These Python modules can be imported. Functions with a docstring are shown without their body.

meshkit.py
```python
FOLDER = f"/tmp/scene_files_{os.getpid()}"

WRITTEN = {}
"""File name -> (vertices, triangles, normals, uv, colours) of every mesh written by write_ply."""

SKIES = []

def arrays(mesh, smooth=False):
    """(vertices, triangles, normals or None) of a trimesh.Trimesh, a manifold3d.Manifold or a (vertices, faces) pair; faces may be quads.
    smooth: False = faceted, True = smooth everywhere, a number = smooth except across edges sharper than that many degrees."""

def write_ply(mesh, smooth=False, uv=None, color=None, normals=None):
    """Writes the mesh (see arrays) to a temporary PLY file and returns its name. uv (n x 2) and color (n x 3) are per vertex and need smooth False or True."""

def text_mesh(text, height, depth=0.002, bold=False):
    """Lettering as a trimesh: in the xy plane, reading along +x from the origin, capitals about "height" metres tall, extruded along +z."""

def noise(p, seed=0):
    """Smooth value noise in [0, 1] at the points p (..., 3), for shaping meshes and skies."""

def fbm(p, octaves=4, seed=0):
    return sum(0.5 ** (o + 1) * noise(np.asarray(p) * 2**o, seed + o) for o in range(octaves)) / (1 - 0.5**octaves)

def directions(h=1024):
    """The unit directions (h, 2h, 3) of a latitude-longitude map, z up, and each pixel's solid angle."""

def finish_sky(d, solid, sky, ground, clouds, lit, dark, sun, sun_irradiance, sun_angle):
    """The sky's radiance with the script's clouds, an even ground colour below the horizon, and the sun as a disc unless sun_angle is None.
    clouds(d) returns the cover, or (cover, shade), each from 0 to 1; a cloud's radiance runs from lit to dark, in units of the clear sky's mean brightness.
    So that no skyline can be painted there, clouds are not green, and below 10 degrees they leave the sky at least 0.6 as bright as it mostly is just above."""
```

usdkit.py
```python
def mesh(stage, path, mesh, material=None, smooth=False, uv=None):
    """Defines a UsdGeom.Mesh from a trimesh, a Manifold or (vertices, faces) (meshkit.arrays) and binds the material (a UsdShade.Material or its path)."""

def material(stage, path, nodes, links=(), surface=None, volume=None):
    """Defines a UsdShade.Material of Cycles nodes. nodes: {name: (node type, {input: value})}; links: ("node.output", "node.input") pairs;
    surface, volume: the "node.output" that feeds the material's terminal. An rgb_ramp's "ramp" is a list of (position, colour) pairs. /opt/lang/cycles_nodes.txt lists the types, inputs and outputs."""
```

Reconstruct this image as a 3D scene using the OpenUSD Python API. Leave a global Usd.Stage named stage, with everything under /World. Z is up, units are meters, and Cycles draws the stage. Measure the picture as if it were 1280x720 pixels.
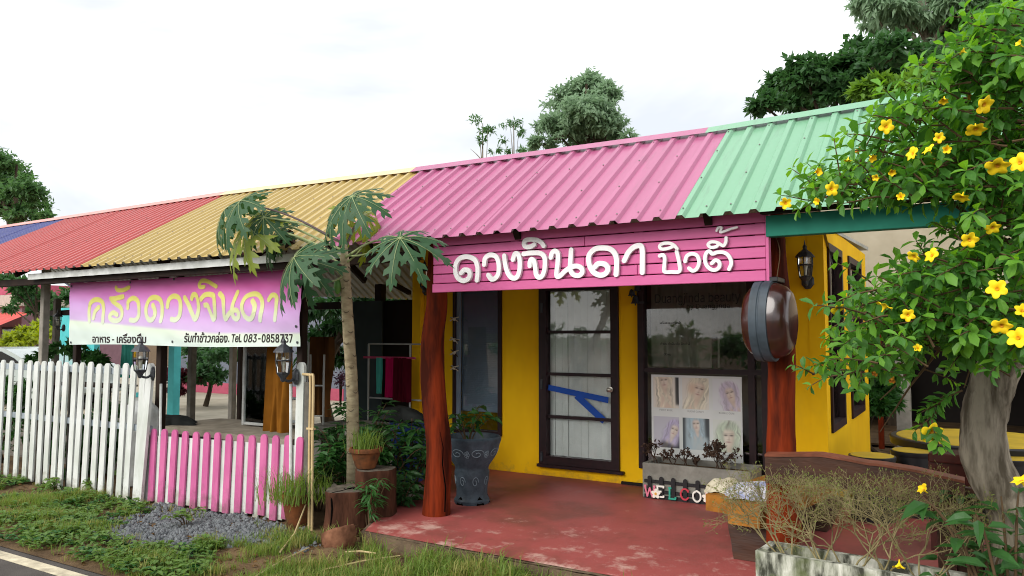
import math, random, glob
import numpy as np, trimesh, usdkit, meshkit
import manifold3d as m3
from shapely.geometry import Polygon, Point, LineString, box as sbox
from shapely.ops import unary_union
from shapely import affinity
from pxr import Usd, UsdGeom, UsdLux, UsdShade, Gf, Sdf, Vt

stage = Usd.Stage.CreateInMemory()
UsdGeom.SetStageUpAxis(stage, 'Z'); UsdGeom.SetStageMetersPerUnit(stage, 1.0)
UsdGeom.Xform.Define(stage, '/World'); stage.SetDefaultPrim(stage.GetPrimAtPath('/World'))
LK = '/World/Looks'
UsdGeom.Scope.Define(stage, LK)

# ------------------------------------------------------------------ camera, sky, sun, exposure
FPX, YAW, EYE = 950.0, math.radians(31.1), np.array([0, 0, 1.62])
PITCH = math.atan(58 / 950)
FW = np.array([-math.sin(YAW) * math.cos(PITCH), math.cos(YAW) * math.cos(PITCH), math.sin(PITCH)])
RT = np.array([math.cos(YAW), math.sin(YAW), 0.0]); UP = np.cross(RT, FW)
EXPOSURE, SKY, SUN_I = 1.02, 0.088, 0.4
SUN_EL, SUN_AZ = math.radians(34), math.radians(196)      # azimuth: atan2(x, y) of the way to the sun
cam = UsdGeom.Camera.Define(stage, '/World/Camera')
cam.CreateFocalLengthAttr(36 * FPX / 1280); cam.CreateHorizontalApertureAttr(36.0); cam.CreateVerticalApertureAttr(20.25)
cam.CreateClippingRangeAttr(Gf.Vec2f(0.05, 2000)); cam.CreateExposureAttr(EXPOSURE)
cam.AddTransformOp().Set(Gf.Matrix4d(*RT, 0, *UP, 0, *(-FW), 0, *EYE, 1))

usdkit.material(stage, LK + '/sky_look', {
    'tc': ('texture_coordinate', {}),
    'sky': ('sky_texture', {'sky_type': 'single_scattering', 'sun_disc': False, 'sun_elevation': SUN_EL, 'sun_rotation': SUN_AZ}),
    'mp': ('mapping', {'scale': (1.0, 1.0, 2.4), 'location': (3.3, 7.7, 0.2)}),
    'n': ('noise_texture', {'scale': 1.5, 'detail': 6.0, 'roughness': 0.55, 'distortion': 0.3}),
    'r': ('rgb_ramp', {'ramp': [(0, (4.9, 5.2, 5.6)), (0.40, (5.1, 5.35, 5.7)), (0.47, (6.0, 6.15, 6.35)), (0.60, (10.5, 10.6, 10.7)), (1, (18, 18, 17.8))]}),
    'm': ('mix_color', {'fac': 0.93}),
    'bg': ('background_shader', {'strength': SKY})},
    [('tc.generated', 'mp.vector'), ('mp.vector', 'n.vector'), ('n.fac', 'r.fac'), ('sky.color', 'm.a'), ('r.color', 'm.b'), ('m.result', 'bg.color')], surface='bg.background')
dome = UsdLux.DomeLight.Define(stage, '/World/sky'); dome.CreateIntensityAttr(1.0)
UsdShade.MaterialBindingAPI.Apply(dome.GetPrim()).Bind(UsdShade.Material.Get(stage, LK + '/sky_look'))
dome.GetPrim().SetCustomDataByKey('kind', 'structure')
sun = UsdLux.DistantLight.Define(stage, '/World/sun')
sun.CreateIntensityAttr(SUN_I); sun.CreateAngleAttr(40.0); sun.CreateColorAttr(Gf.Vec3f(1.0, 0.96, 0.9)); sun.CreateNormalizeAttr(True)
sd = np.array([math.sin(SUN_AZ) * math.cos(SUN_EL), math.cos(SUN_AZ) * math.cos(SUN_EL), math.sin(SUN_EL)])
sx = np.cross([0, 0, 1.0], sd); sx /= np.linalg.norm(sx); sy = np.cross(sd, sx)
sun.AddTransformOp().Set(Gf.Matrix4d(*sx, 0, *sy, 0, *sd, 0, 0, 0, 0, 1))

# ------------------------------------------------------------------ helpers
rng = np.random.default_rng(7); random.seed(7)
def _ray(x, y): return FW * FPX + RT * (x - 640) - UP * (y - 360)
def atY(x, y, Y): d = _ray(x, y); return EYE + d * (Y / d[1])
def atZ(x, y, Z): d = _ray(x, y); return EYE + d * ((Z - EYE[2]) / d[2])
def mpp(p): return float((np.asarray(p, float) - EYE) @ FW) / FPX       # metres that one photo pixel spans at p

def lin(h):
    h = h.lstrip('#'); c = np.array([int(h[i:i + 2], 16) for i in (0, 2, 4)]) / 255.0
    return tuple(np.where(c < 0.04045, c / 12.92, ((c + 0.055) / 1.055) ** 2.4))

MATS = {}
def mat(name, col, rough=0.6, var=0.15, scale=6.0, bump=0.0, bscale=40.0, col2=None, spec=0.4, metal=0.0, island=0.0, obj=False, detail=5.0, stretch=(1, 1, 1), lo=0.35, hi=0.65, coat=0.0):
    """A surface whose base colour drifts between two tones by noise; island = extra tone change from piece to piece."""
    c = np.array(col if not isinstance(col, str) else lin(col)); c2 = np.array((lin(col2) if isinstance(col2, str) else col2)) if col2 is not None else c * (1 - var)
    N = {'g': ('geometry', {}), 'tc': ('texture_coordinate', {}), 'mp': ('mapping', {'scale': stretch}),
         'n': ('noise_texture', {'scale': scale, 'detail': detail, 'roughness': 0.6}),
         'r': ('rgb_ramp', {'ramp': [(0, c2), (lo, c2), (hi, c), (1, c)]}),
         'p': ('principled_bsdf', {'roughness': rough, 'specular_ior_level': spec, 'metallic': metal, 'coat_weight': coat})}
    src = 'tc.object' if obj else 'g.position'
    L = [(src, 'mp.vector'), ('mp.vector', 'n.vector'), ('n.fac', 'r.fac')]
    out = 'r.color'
    if island:
        N['ir'] = ('map_range', {'from_min': 0.0, 'from_max': 1.0, 'to_min': 1 - island, 'to_max': 1 + island})
        N['h'] = ('hsv', {}); L += [('g.random_per_island', 'ir.value'), ('ir.result', 'h.value'), ('r.color', 'h.color')]; out = 'h.color'
    L += [(out, 'p.base_color')]
    if bump:
        N['bn'] = ('noise_texture', {'scale': bscale, 'detail': 4.0}); N['b'] = ('bump', {'strength': bump, 'distance': 0.01})
        L += [('mp.vector', 'bn.vector'), ('bn.fac', 'b.height'), ('b.normal', 'p.normal')]
    usdkit.material(stage, f'{LK}/{name}', N, L, surface='p.BSDF'); MATS[name] = f'{LK}/{name}'
    return name

def dirty(name, a, b, dirt, z0, z1, scale, rough, stretch, spec=0.2, streak=0.35):
    """Paint of two tones with grime: splashes that fade out between heights z0 and z1, and faint streaks everywhere."""
    a, b, dirt = (np.array(lin(x) if isinstance(x, str) else x) for x in (a, b, dirt))
    N = {'g': ('geometry', {}), 'mp': ('mapping', {'scale': stretch}), 'n': ('noise_texture', {'scale': scale, 'detail': 6.0, 'roughness': 0.6}), 'n2': ('noise_texture', {'scale': 9.0, 'detail': 7.0, 'roughness': 0.7}), 'n3': ('noise_texture', {'scale': scale * 3.1, 'detail': 7.0, 'roughness': 0.7}),
         's': ('separate_xyz', {}), 'z': ('map_range', {'from_min': z0, 'from_max': z1, 'to_min': 0.42, 'to_max': -0.1, 'clamp': True}), 'ad': ('math', {'math_type': 'add'}), 'r': ('rgb_ramp', {'ramp': [(0, b), (0.38, b), (0.6, a), (1, a)]}),
         'd1': ('rgb_ramp', {'ramp': [(0, (0, 0, 0)), (0.58, (0, 0, 0)), (0.85, (.75, .75, .75)), (1, (.85, .85, .85))]}), 'd2': ('rgb_ramp', {'ramp': [(0, (0, 0, 0)), (0.54, (0, 0, 0)), (0.75, (streak,) * 3), (1, (streak,) * 3)]}),
         'mx': ('mix', {'mix_type': 'lighten', 'fac': 1.0}), 'm': ('mix_color', {'b': dirt}), 'ir': ('map_range', {'to_min': 0.95, 'to_max': 1.05}), 'h': ('hsv', {}),
         'b': ('bump', {'strength': 0.15, 'distance': 0.006}), 'p': ('principled_bsdf', {'roughness': rough, 'specular_ior_level': spec})}
    L = [('g.position', 'mp.vector'), ('mp.vector', 'n.vector'), ('mp.vector', 'n3.vector'), ('g.position', 'n2.vector'), ('g.position', 's.vector'), ('s.z', 'z.value'), ('n2.fac', 'ad.value1'), ('z.result', 'ad.value2'), ('ad.value', 'd1.fac'), ('n3.fac', 'd2.fac'),
         ('d1.color', 'mx.color1'), ('d2.color', 'mx.color2'), ('mx.color', 'm.fac'), ('n.fac', 'r.fac'), ('r.color', 'm.a'), ('g.random_per_island', 'ir.value'), ('ir.result', 'h.value'), ('m.result', 'h.color'), ('h.color', 'p.base_color'), ('n2.fac', 'b.height'), ('b.normal', 'p.normal')]
    usdkit.material(stage, f'{LK}/{name}', N, L, surface='p.BSDF'); MATS[name] = f'{LK}/{name}'

def leafmat(name, a, b, c=None, trans=0.35, rough=0.45):
    """Leaf: tone picked per leaf between a and b (and a few of c), some light passing through."""
    a, b = (np.array(lin(x) if isinstance(x, str) else x) for x in (a, b)); c = b if c is None else np.array(lin(c) if isinstance(c, str) else c)
    N = {'g': ('geometry', {}), 'r': ('rgb_ramp', {'ramp': [(0, a), (0.8, b), (0.9, c), (1, c)]}),
         'p': ('principled_bsdf', {'roughness': rough, 'specular_ior_level': 0.35}), 't': ('translucent_bsdf', {}),
         'h': ('hsv', {'value': 1.5, 'saturation': 1.1, 'hue': 0.485}), 'm': ('mix_closure', {'fac': trans})}
    usdkit.material(stage, f'{LK}/{name}', N, [('g.random_per_island', 'r.fac'), ('r.color', 'p.base_color'), ('r.color', 'h.color'), ('h.color', 't.color'), ('p.BSDF', 'm.closure1'), ('t.BSDF', 'm.closure2')], surface='m.closure')
    MATS[name] = f'{LK}/{name}'

USED = {}
def numbered(parent, name):
    k = (parent, name); n = USED.get(k, 0); USED[k] = n + 1
    return name if n == 0 else f'{name}_{n:03d}'
ORIGIN = {}
def tagp(p, label=None, cat=None, group=None, kind=None):
    for k, v in (('label', label), ('category', cat), ('group', group), ('kind', kind)):
        if v: p.SetCustomDataByKey(k, v)
    return p
def thing(name, label, cat, loc=(0, 0, 0), group=None, kind=None):
    path = '/World/' + numbered('/World', name)
    x = UsdGeom.Xform.Define(stage, path); x.AddTranslateOp().Set(Gf.Vec3d(*map(float, loc)))
    ORIGIN[path] = np.array(loc, float); tagp(x.GetPrim(), label, cat, group, kind)
    return path
def arr(m):
    if isinstance(m, tuple): return np.asarray(m[0], float), np.asarray(m[1], int)
    if hasattr(m, 'to_mesh'): q = m.to_mesh(); return np.array(q.vert_properties[:, :3], float), np.array(q.tri_verts, int)
    return np.array(m.vertices, float), np.array(m.faces, int)
def part(parent, name, mesh, mt, smooth=False, label=None, kind=None):
    """mesh in world coordinates; stored relative to its thing's base."""
    v, f = arr(mesh)
    path = parent + '/' + numbered(parent, name)
    o = ORIGIN[parent]; ORIGIN[path] = o
    pr = usdkit.mesh(stage, path, (v - o, f), MATS[mt], smooth=smooth)
    tagp(pr.GetPrim(), label, None, None, kind)
    return path
def solo(name, mesh, mt, label=None, cat=None, group=None, kind=None, smooth=False):
    v, f = arr(mesh); path = '/World/' + numbered('/World', name)
    pr = usdkit.mesh(stage, path, (v, f), MATS[mt], smooth=smooth); tagp(pr.GetPrim(), label, cat, group, kind); return path
def copy_of(path, name, label, loc, rz=0, group=None, s=1.0):
    was = stage.GetPrimAtPath(path); p = '/World/' + numbered('/World', name)
    x = UsdGeom.Xform.Define(stage, p); x.AddTranslateOp().Set(Gf.Vec3d(*map(float, loc))); x.AddRotateZOp().Set(float(rz))
    if s != 1.0: x.AddScaleOp().Set(Gf.Vec3f(s, s, s))
    x.GetPrim().GetReferences().AddInternalReference(Sdf.Path(path)); x.GetPrim().SetInstanceable(True)
    tagp(x.GetPrim(), label, was.GetCustomDataByKey('category'), group or was.GetCustomDataByKey('group')); return p

def cat(ms):
    vs, fs, n = [], [], 0
    for m in ms:
        v, f = arr(m); vs.append(v); fs.append(f + n); n += len(v)
    return np.vstack(vs), np.vstack(fs)
def hull(pts): return arr(trimesh.Trimesh(np.asarray(pts, float)).convex_hull if False else trimesh.convex.convex_hull(np.asarray(pts, float)))
def bx(x0, x1, y0, y1, z0, z1, b=0.0):
    if x0 > x1: x0, x1 = x1, x0
    if y0 > y1: y0, y1 = y1, y0
    if b <= 0:
        m = trimesh.creation.box([x1 - x0, y1 - y0, z1 - z0]); m.apply_translation([(x0 + x1) / 2, (y0 + y1) / 2, (z0 + z1) / 2]); return arr(m)
    p = []
    for x, sx_ in ((x0, 1), (x1, -1)):
        for y, sy_ in ((y0, 1), (y1, -1)):
            for z, sz_ in ((z0, 1), (z1, -1)):
                p += [(x, y + sy_ * b, z + sz_ * b), (x + sx_ * b, y, z + sz_ * b), (x + sx_ * b, y + sy_ * b, z)]
    return hull(p)
def frame3(t):
    t = t / (np.linalg.norm(t) + 1e-12); a = np.cross(t, [0, 0, 1.0] if abs(t[2]) < 0.9 else [1.0, 0, 0]); a /= np.linalg.norm(a); return t, a, np.cross(t, a)
def bar(p, q, w, d, up=(0, 0, 1)):
    """square bar from p to q, w along the side, d along up."""
    p, q = np.asarray(p, float), np.asarray(q, float); t = q - p; t /= np.linalg.norm(t)
    s = np.cross(t, up); 
    if np.linalg.norm(s) < 1e-6: s = np.cross(t, [0, 1.0, 0])
    s /= np.linalg.norm(s); u = np.cross(s, t)
    return hull([e + s * i * w / 2 + u * j * d / 2 for e in (p, q) for i in (-1, 1) for j in (-1, 1)])
def tube(pts, r, n=8, cap=True):
    p = np.asarray(pts, float); r = np.broadcast_to(np.asarray(r, float), (len(p),))
    t = np.gradient(p, axis=0); t /= np.linalg.norm(t, axis=1, keepdims=True) + 1e-12
    _, a, b = frame3(t[0]); V = []
    for i in range(len(p)):
        a = a - t[i] * (a @ t[i]); a /= np.linalg.norm(a) + 1e-12; b = np.cross(t[i], a)
        g = np.arange(n) * 2 * np.pi / n
        V.append(p[i] + r[i] * (np.cos(g)[:, None] * a + np.sin(g)[:, None] * b))
    V = np.vstack(V); F = []
    i, j = np.meshgrid(np.arange(len(p) - 1), np.arange(n), indexing='ij'); i = i.ravel(); j = j.ravel(); k = (j + 1) % n
    q = np.stack([i * n + j, i * n + k, (i + 1) * n + k, (i + 1) * n + j], 1)
    F = np.vstack([q[:, [0, 1, 2]], q[:, [0, 2, 3]]])
    if cap:
        V = np.vstack([V, p[0], p[-1]]); m = len(V); j = np.arange(n); k = (j + 1) % n
        F = np.vstack([F, np.stack([k, j, np.full(n, m - 2)], 1), np.stack([(len(p) - 1) * n + j, (len(p) - 1) * n + k, np.full(n, m - 1)], 1)])
    return V, F
def lathe(prof, n=20, c=(0, 0, 0), sq=None):
    """profile of (radius, z), bottom to top on the outside; closed at both ends."""
    pr = np.array(prof, float); g = np.arange(n) * 2 * np.pi / n + (math.pi / n)
    V = np.concatenate([np.stack([r * np.cos(g), r * np.sin(g), np.full(n, z)], 1) for r, z in pr])
    i, j = np.meshgrid(np.arange(len(pr) - 1), np.arange(n), indexing='ij'); i = i.ravel(); j = j.ravel(); k = (j + 1) % n
    q = np.stack([i * n + j, i * n + k, (i + 1) * n + k, (i + 1) * n + j], 1); F = np.vstack([q[:, [0, 1, 2]], q[:, [0, 2, 3]]])
    V = np.vstack([V, [0, 0, pr[0, 1]], [0, 0, pr[-1, 1]]]); m = len(V); j = np.arange(n); k = (j + 1) % n
    F = np.vstack([F, np.stack([k, j, np.full(n, m - 2)], 1), np.stack([(len(pr) - 1) * n + j, (len(pr) - 1) * n + k, np.full(n, m - 1)], 1)])
    return V + np.array(c, float), F
def move(m, d): v, f = arr(m); return v + np.asarray(d, float), f
def rotz(m, deg, c=(0, 0, 0)):
    v, f = arr(m); a = math.radians(deg); R = np.array([[math.cos(a), -math.sin(a), 0], [math.sin(a), math.cos(a), 0], [0, 0, 1]]); c = np.array(c, float)
    return (v - c) @ R.T + c, f
def poly_extrude(poly, y0, y1):
    """shapely polygon in (x, z), extruded along y from y0 (front) to y1."""
    ms = []
    for g in getattr(poly, 'geoms', [poly]):
        if g.is_empty or g.area < 1e-8: continue
        v, f = arr(trimesh.creation.extrude_polygon(g, abs(y1 - y0), engine='earcut'))
        v = np.stack([v[:, 0], min(y0, y1) + v[:, 2], v[:, 1]], 1); ms.append((v, f[:, ::-1]))
    return cat(ms)
def smooth_path(p, k=5):
    p = np.asarray(p, float)
    if len(p) < 3: return p
    P = np.vstack([2 * p[0] - p[1], p, 2 * p[-1] - p[-2]]); out = []
    for i in range(1, len(P) - 2):
        for t in np.arange(k) / k:
            a, b, c, d = P[i - 1:i + 3]; out.append(0.5 * (2 * b + (c - a) * t + (2 * a - 5 * b + 4 * c - d) * t * t + (3 * b - a - 3 * c + d) * t ** 3))
    return np.vstack(out + [p[-1]])
def stroke(p, w): return LineString(smooth_path(p)).buffer(w / 2, quad_segs=5).simplify(w * 0.02)
def rough(m, amp, sc, seed=0):
    v, f = arr(m); d = np.stack([meshkit.fbm(v * sc + 17.3 * k, 3, seed + k) - 0.5 for k in range(3)], -1); return v + d * 2 * amp, f
def dense(m, edge):
    v, f = arr(m); v, f = trimesh.remesh.subdivide_to_size(v, f, edge, max_iter=12); t = trimesh.Trimesh(v, f, process=True); return arr(t)

def leaves(base, d, nrm, L, W, fold=0.18, droop=0.25, shape='ovate'):
    """Many leaf blades at once: base points, directions, upward normals, lengths, widths. 8 triangles each (6 with 'slim')."""
    base, d, nrm = (np.asarray(x, float) for x in (base, d, nrm)); n = len(base); L = np.broadcast_to(L, n)[:, None]; W = np.broadcast_to(W, n)[:, None]
    d = d / (np.linalg.norm(d, axis=1, keepdims=True) + 1e-9); s = np.cross(d, nrm); s /= np.linalg.norm(s, axis=1, keepdims=True) + 1e-9; u = np.cross(s, d)
    if shape == 'slim':
        pts = [(0, 0, 0), (0.4, 0.5, 0.1), (0.4, -0.5, 0.1), (1, 0, -1)]; F = [(0, 1, 3), (0, 3, 2)]
    elif shape == 'obovate':
        pts = [(0, 0, 0), (0.35, 0.36, fold), (0.35, -0.36, fold), (0.35, 0, 0), (0.72, 0.5, fold), (0.72, -0.5, fold), (0.72, 0, 0), (1, 0, 0)]
        F = [(0, 1, 3), (0, 3, 2), (1, 4, 3), (3, 4, 6), (3, 6, 5), (3, 5, 2), (4, 7, 6), (6, 7, 5)]
    else:
        pts = [(0, 0, 0), (0.28, 0.45, fold), (0.28, -0.45, fold), (0.3, 0, 0), (0.62, 0.38, fold), (0.62, -0.38, fold), (0.64, 0, 0), (1, 0, 0)]
        F = [(0, 1, 3), (0, 3, 2), (1, 4, 3), (3, 4, 6), (3, 6, 5), (3, 5, 2), (4, 7, 6), (6, 7, 5)]
    V = np.stack([base + d * L * a + s * W * b + u * W * (c if shape != 'slim' else 0.1 * c) - u * L * droop * a * a for a, b, c in pts], 1)
    k = len(pts); F = np.array(F)
    return V.reshape(-1, 3), (F[None] + (np.arange(n) * k)[:, None, None]).reshape(-1, 3)
def unit(n, r=rng): v = r.normal(size=(n, 3)); return v / np.linalg.norm(v, axis=1, keepdims=True)

FONTS = {}
def font_shape(text, height, thai=False):
    """Small printed lettering as a shapely shape, baseline at 0, about `height` tall."""
    from PIL import Image, ImageDraw, ImageFont
    pat = 'NotoSansThai*' if thai else 'Inter.woff2'
    f = FONTS.setdefault(pat, ImageFont.truetype(glob.glob('/opt/blender-*/*/datafiles/fonts/' + pat)[0], 64))
    x0, y0, x1, y1 = f.getbbox(text, anchor='ls')
    im = Image.new('L', (x1 - x0 + 12, y1 - y0 + 12)); ImageDraw.Draw(im).text((6 - x0, 6 - y0), text, 255, font=f, anchor='ls')
    on = np.pad(np.asarray(im) > 127, ((0, 0), (1, 1))).astype(np.int8)
    rows, st = np.nonzero(np.diff(on, axis=1) == 1); en = np.nonzero(np.diff(on, axis=1) == -1)[1]
    sh = unary_union([sbox(a, -r - 1, b, -r) for r, a, b in zip(rows, st, en)]).buffer(0.8).buffer(-0.5).simplify(0.6)
    s = height / 46.0
    return affinity.affine_transform(sh, [s, 0, 0, s, -6 * s, (6 - y0) * s])

# ------------------------------------------------------------------ materials
mat('litter', '#8a6a40', 0.9, col2='#5a4228', scale=20, island=0.35, spec=0.05); mat('soil', '#6c5840', 0.95, bump=0.9, bscale=60, col2='#4f3f2e', scale=4, spec=0.1)
mat('asphalt', '#5a5550', 0.9, bump=0.6, bscale=150, col2='#47423e', scale=2, spec=0.2)
mat('road_paint', '#d8cdb0', 0.8, col2='#a89e88', scale=9, spec=0.2)
mat('courtyard', '#b3aa98', 0.95, bump=0.3, bscale=50, col2='#9a9280', scale=1.2, spec=0.1)
mat('gravel_stone', '#a4a8aa', 0.85, col2='#6c7175', scale=25, island=0.5, spec=0.25)
dirty('yellow_wall', '#fac60e', '#efb80a', '#a8843c', -0.05, 0.32, 1.6, 0.8, (1, 1, 0.5), streak=.13)
mat('dark_frame', '#2a1216', 0.5, col2='#1c0c10', scale=12, spec=0.3)
mat('dark_wood', '#2e2018', 0.7, col2='#1d140f', scale=6, stretch=(1, 1, 0.25), spec=0.2)
mat('grey_post', '#6e6a62', 0.9, col2='#55524b', scale=6, bump=0.4, spec=0.1)
mat('pale_post', '#9a948a', 0.9, col2='#7e7a70', scale=6, bump=0.4, spec=0.1)
mat('teal_beam', '#28806c', 0.65, col2='#216f5e', scale=4, spec=0.2)
mat('teal_paint', '#4fb3b4', 0.7, col2='#449fa0', scale=3, spec=0.2)
mat('beige_wall', '#a39a86', 0.9, col2='#948b77', scale=2, spec=0.1)
dirty('white_paint', '#d3d5d1', '#bfc3bb', '#8a8470', -0.1, 0.3, 7, 0.65, (1, 1, 0.3), streak=.22)
mat('rail_paint', '#9fa8ae', 0.6, col2='#7f888e', scale=6, spec=0.25)
dirty('pink_paint', '#c96a98', '#b8588a', '#7d545e', -0.05, 0.35, 7, 0.7, (1, 1, 0.3), streak=.3)
mat('sign_pink', '#cb6296', 0.5, col2='#be588a', scale=4, stretch=(0.3, 1, 1), bump=0.1, bscale=60, spec=0.3)
mat('sign_back', '#7d1b34', 0.7, col2='#5f1428', scale=6, spec=0.2)
mat('letter_white', '#eeecec', 0.45, col2='#dcdada', scale=8, spec=0.35)
mat('galvanised', '#adafac', 0.5, col2='#94968f', scale=2.5, spec=0.4)
mat('white_metal', '#d9dbd8', 0.45, col2='#b9bbb6', scale=7, spec=0.4)
for nm, a, b in (('roof_pink', (.42,.11,.225), (.38,.095,.20)), ('roof_red', (.46,.085,.075), (.42,.075,.068)), ('roof_yellow', (.47,.345,.115), (.43,.31,.10)), ('roof_green', (.18,.385,.235), (.18,.39,.235)), ('roof_blue', (.07,.08,.25), (.06,.07,.22))):
    dirty(nm, a, b, tuple(np.array(a) * .45 + np.array([.05, .045, .04])), -9, -8, 2.2, 0.33, (2.6, .3, .3), spec=0.5, streak=.6)
mat('ridge_red', '#d69a90', 0.5, col2='#c98a82', scale=2); mat('ridge_yellow', '#dcc69a', 0.5, col2='#cfb88c', scale=2)
mat('screw', '#8a8482', 0.5)
mat('slab_edge', '#6d5c4a', 0.95, col2='#55493b', scale=9, bump=0.8, spec=0.1)
mat('trunk_red', '#782c12', 0.75, col2='#3a150b', scale=2.2, stretch=(3, 3, 0.45), bump=1.0, bscale=10, spec=0.08, lo=0.40, hi=0.58, detail=9.0)
mat('bench_edge', '#7a4430', 0.6, col2='#5c3422', scale=6); mat('bench_wood', '#472a1a', 0.6, col2='#2c180e', scale=4, stretch=(0.4, 3, 3), bump=0.3, bscale=20, spec=0.35)
mat('cut_wood', '#9c6620', 0.65, col2='#744a18', scale=7, bump=0.3, bscale=30, spec=0.25)
mat('black_paint', '#17171a', 0.4, spec=0.4); mat('iron', '#24262a', 0.45, col2='#34373c', scale=30, spec=0.45)
mat('black_rubber', '#3d4750', 0.55, col2='#2f383f', scale=12, spec=0.35)
mat('drum_wood', '#3c1a14', 0.22, col2='#24100d', scale=3, stretch=(2, 2, 0.6), spec=0.6, coat=0.4)
mat('jar_clay', '#404b54', 0.5, col2='#2c363e', scale=10, bump=0.5, bscale=35, spec=0.3)
mat('jar_pale', '#717e86', 0.8, col2='#6d7a82', scale=18, spec=0.1)
mat('terracotta', '#764628', 0.85, col2='#463020', scale=9, bump=0.3, spec=0.15)
mat('stump_bark', '#553628', 0.9, col2='#2f1d15', scale=6, stretch=(2, 2, 0.5), bump=0.8, bscale=18, spec=0.1)
mat('stump_top', '#6f675c', 0.95, col2='#4b443c', scale=14, bump=0.6, spec=0.1)
mat('stump_crack', '#0d0b0a', 1.0, spec=0.0)
mat('rock', '#7d5640', 0.95, col2='#543626', scale=9, bump=0.8, bscale=25, spec=0.15)
mat('bark_grey', '#968c7c', 0.95, col2='#544c40', scale=6, stretch=(3, 3, 0.5), bump=1.0, bscale=22, spec=0.08, lo=0.38, hi=0.6, detail=9.0)
mat('papaya_bark', '#b3a688', 0.9, col2='#8f8268', scale=9, stretch=(1, 1, 2.5), bump=0.6, bscale=35, spec=0.1)
mat('papaya_scar', '#6b604e', 0.95, spec=0.05)
mat('petiole', '#9aa574', 0.6, col2='#7d8a58', scale=6); mat('petiole_dark', '#5a4a48', 0.6)
mat('fruit', '#5d8a3a', 0.5, col2='#4d7630')
mat('bark_dark', '#4a4034', 0.95, col2='#332b23', scale=5, stretch=(2, 2, 0.5), bump=0.6, spec=0.1)
mat('twig', '#958a64', 0.9, col2='#6c6244', scale=10, spec=0.1)
mat('stem_brown', '#5c4a36', 0.9, spec=0.1); mat('dry_brown', '#57453a', 0.95, col2='#3d3029', scale=14, spec=0.05)
mat('straw', '#b9a77e', 0.9, col2='#9d8b64', scale=12, spec=0.1)
mat('concrete', '#8e8c84', 0.95, col2='#75736b', scale=7, bump=0.4, spec=0.1)
mat('counter_concrete', '#aaa090', 0.95, col2='#8c8374', scale=4, bump=0.3, spec=0.1)
mat('cloth_brown', '#8a5a1e', 0.9, col2='#754a17', scale=3, spec=0.05); mat('cloth_dkbrown', '#5c3c1e', 0.9, col2='#4a3018', scale=3, spec=0.05)
mat('cloth_teal', '#4aa596', 0.9, spec=0.05); mat('cloth_magenta', '#b01450', 0.9, spec=0.05); mat('cloth_maroon', '#4e0c1c', 0.9, spec=0.05); mat('cloth_dark', '#2b2d2c', 0.9, col2='#1f2120', scale=6, spec=0.1)
mat('cloth_white', '#dcdad6', 0.9, col2='#c4c4cc', scale=14, spec=0.05); mat('cloth_cream', '#c4bca6', 0.9, col2='#b3a98f', scale=4, spec=0.05); mat('cloth_blue', '#8b90ac', 0.9, col2='#bdbdc6', scale=16, spec=0.05, lo=0.5, hi=0.6, detail=2.0)
mat('bucket_blue', '#203a7c', 0.5); mat('plastic_pink', '#c0446a', 0.5)
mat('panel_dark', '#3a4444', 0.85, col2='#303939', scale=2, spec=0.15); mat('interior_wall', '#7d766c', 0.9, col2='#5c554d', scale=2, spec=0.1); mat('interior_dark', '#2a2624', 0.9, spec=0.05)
mat('blind_grey', '#7f8b99', 0.7, col2='#717d8b', scale=3, spec=0.2); mat('blind_white', '#ecece8', 0.8, col2='#dcdcd8', scale=3, spec=0.1)
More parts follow.
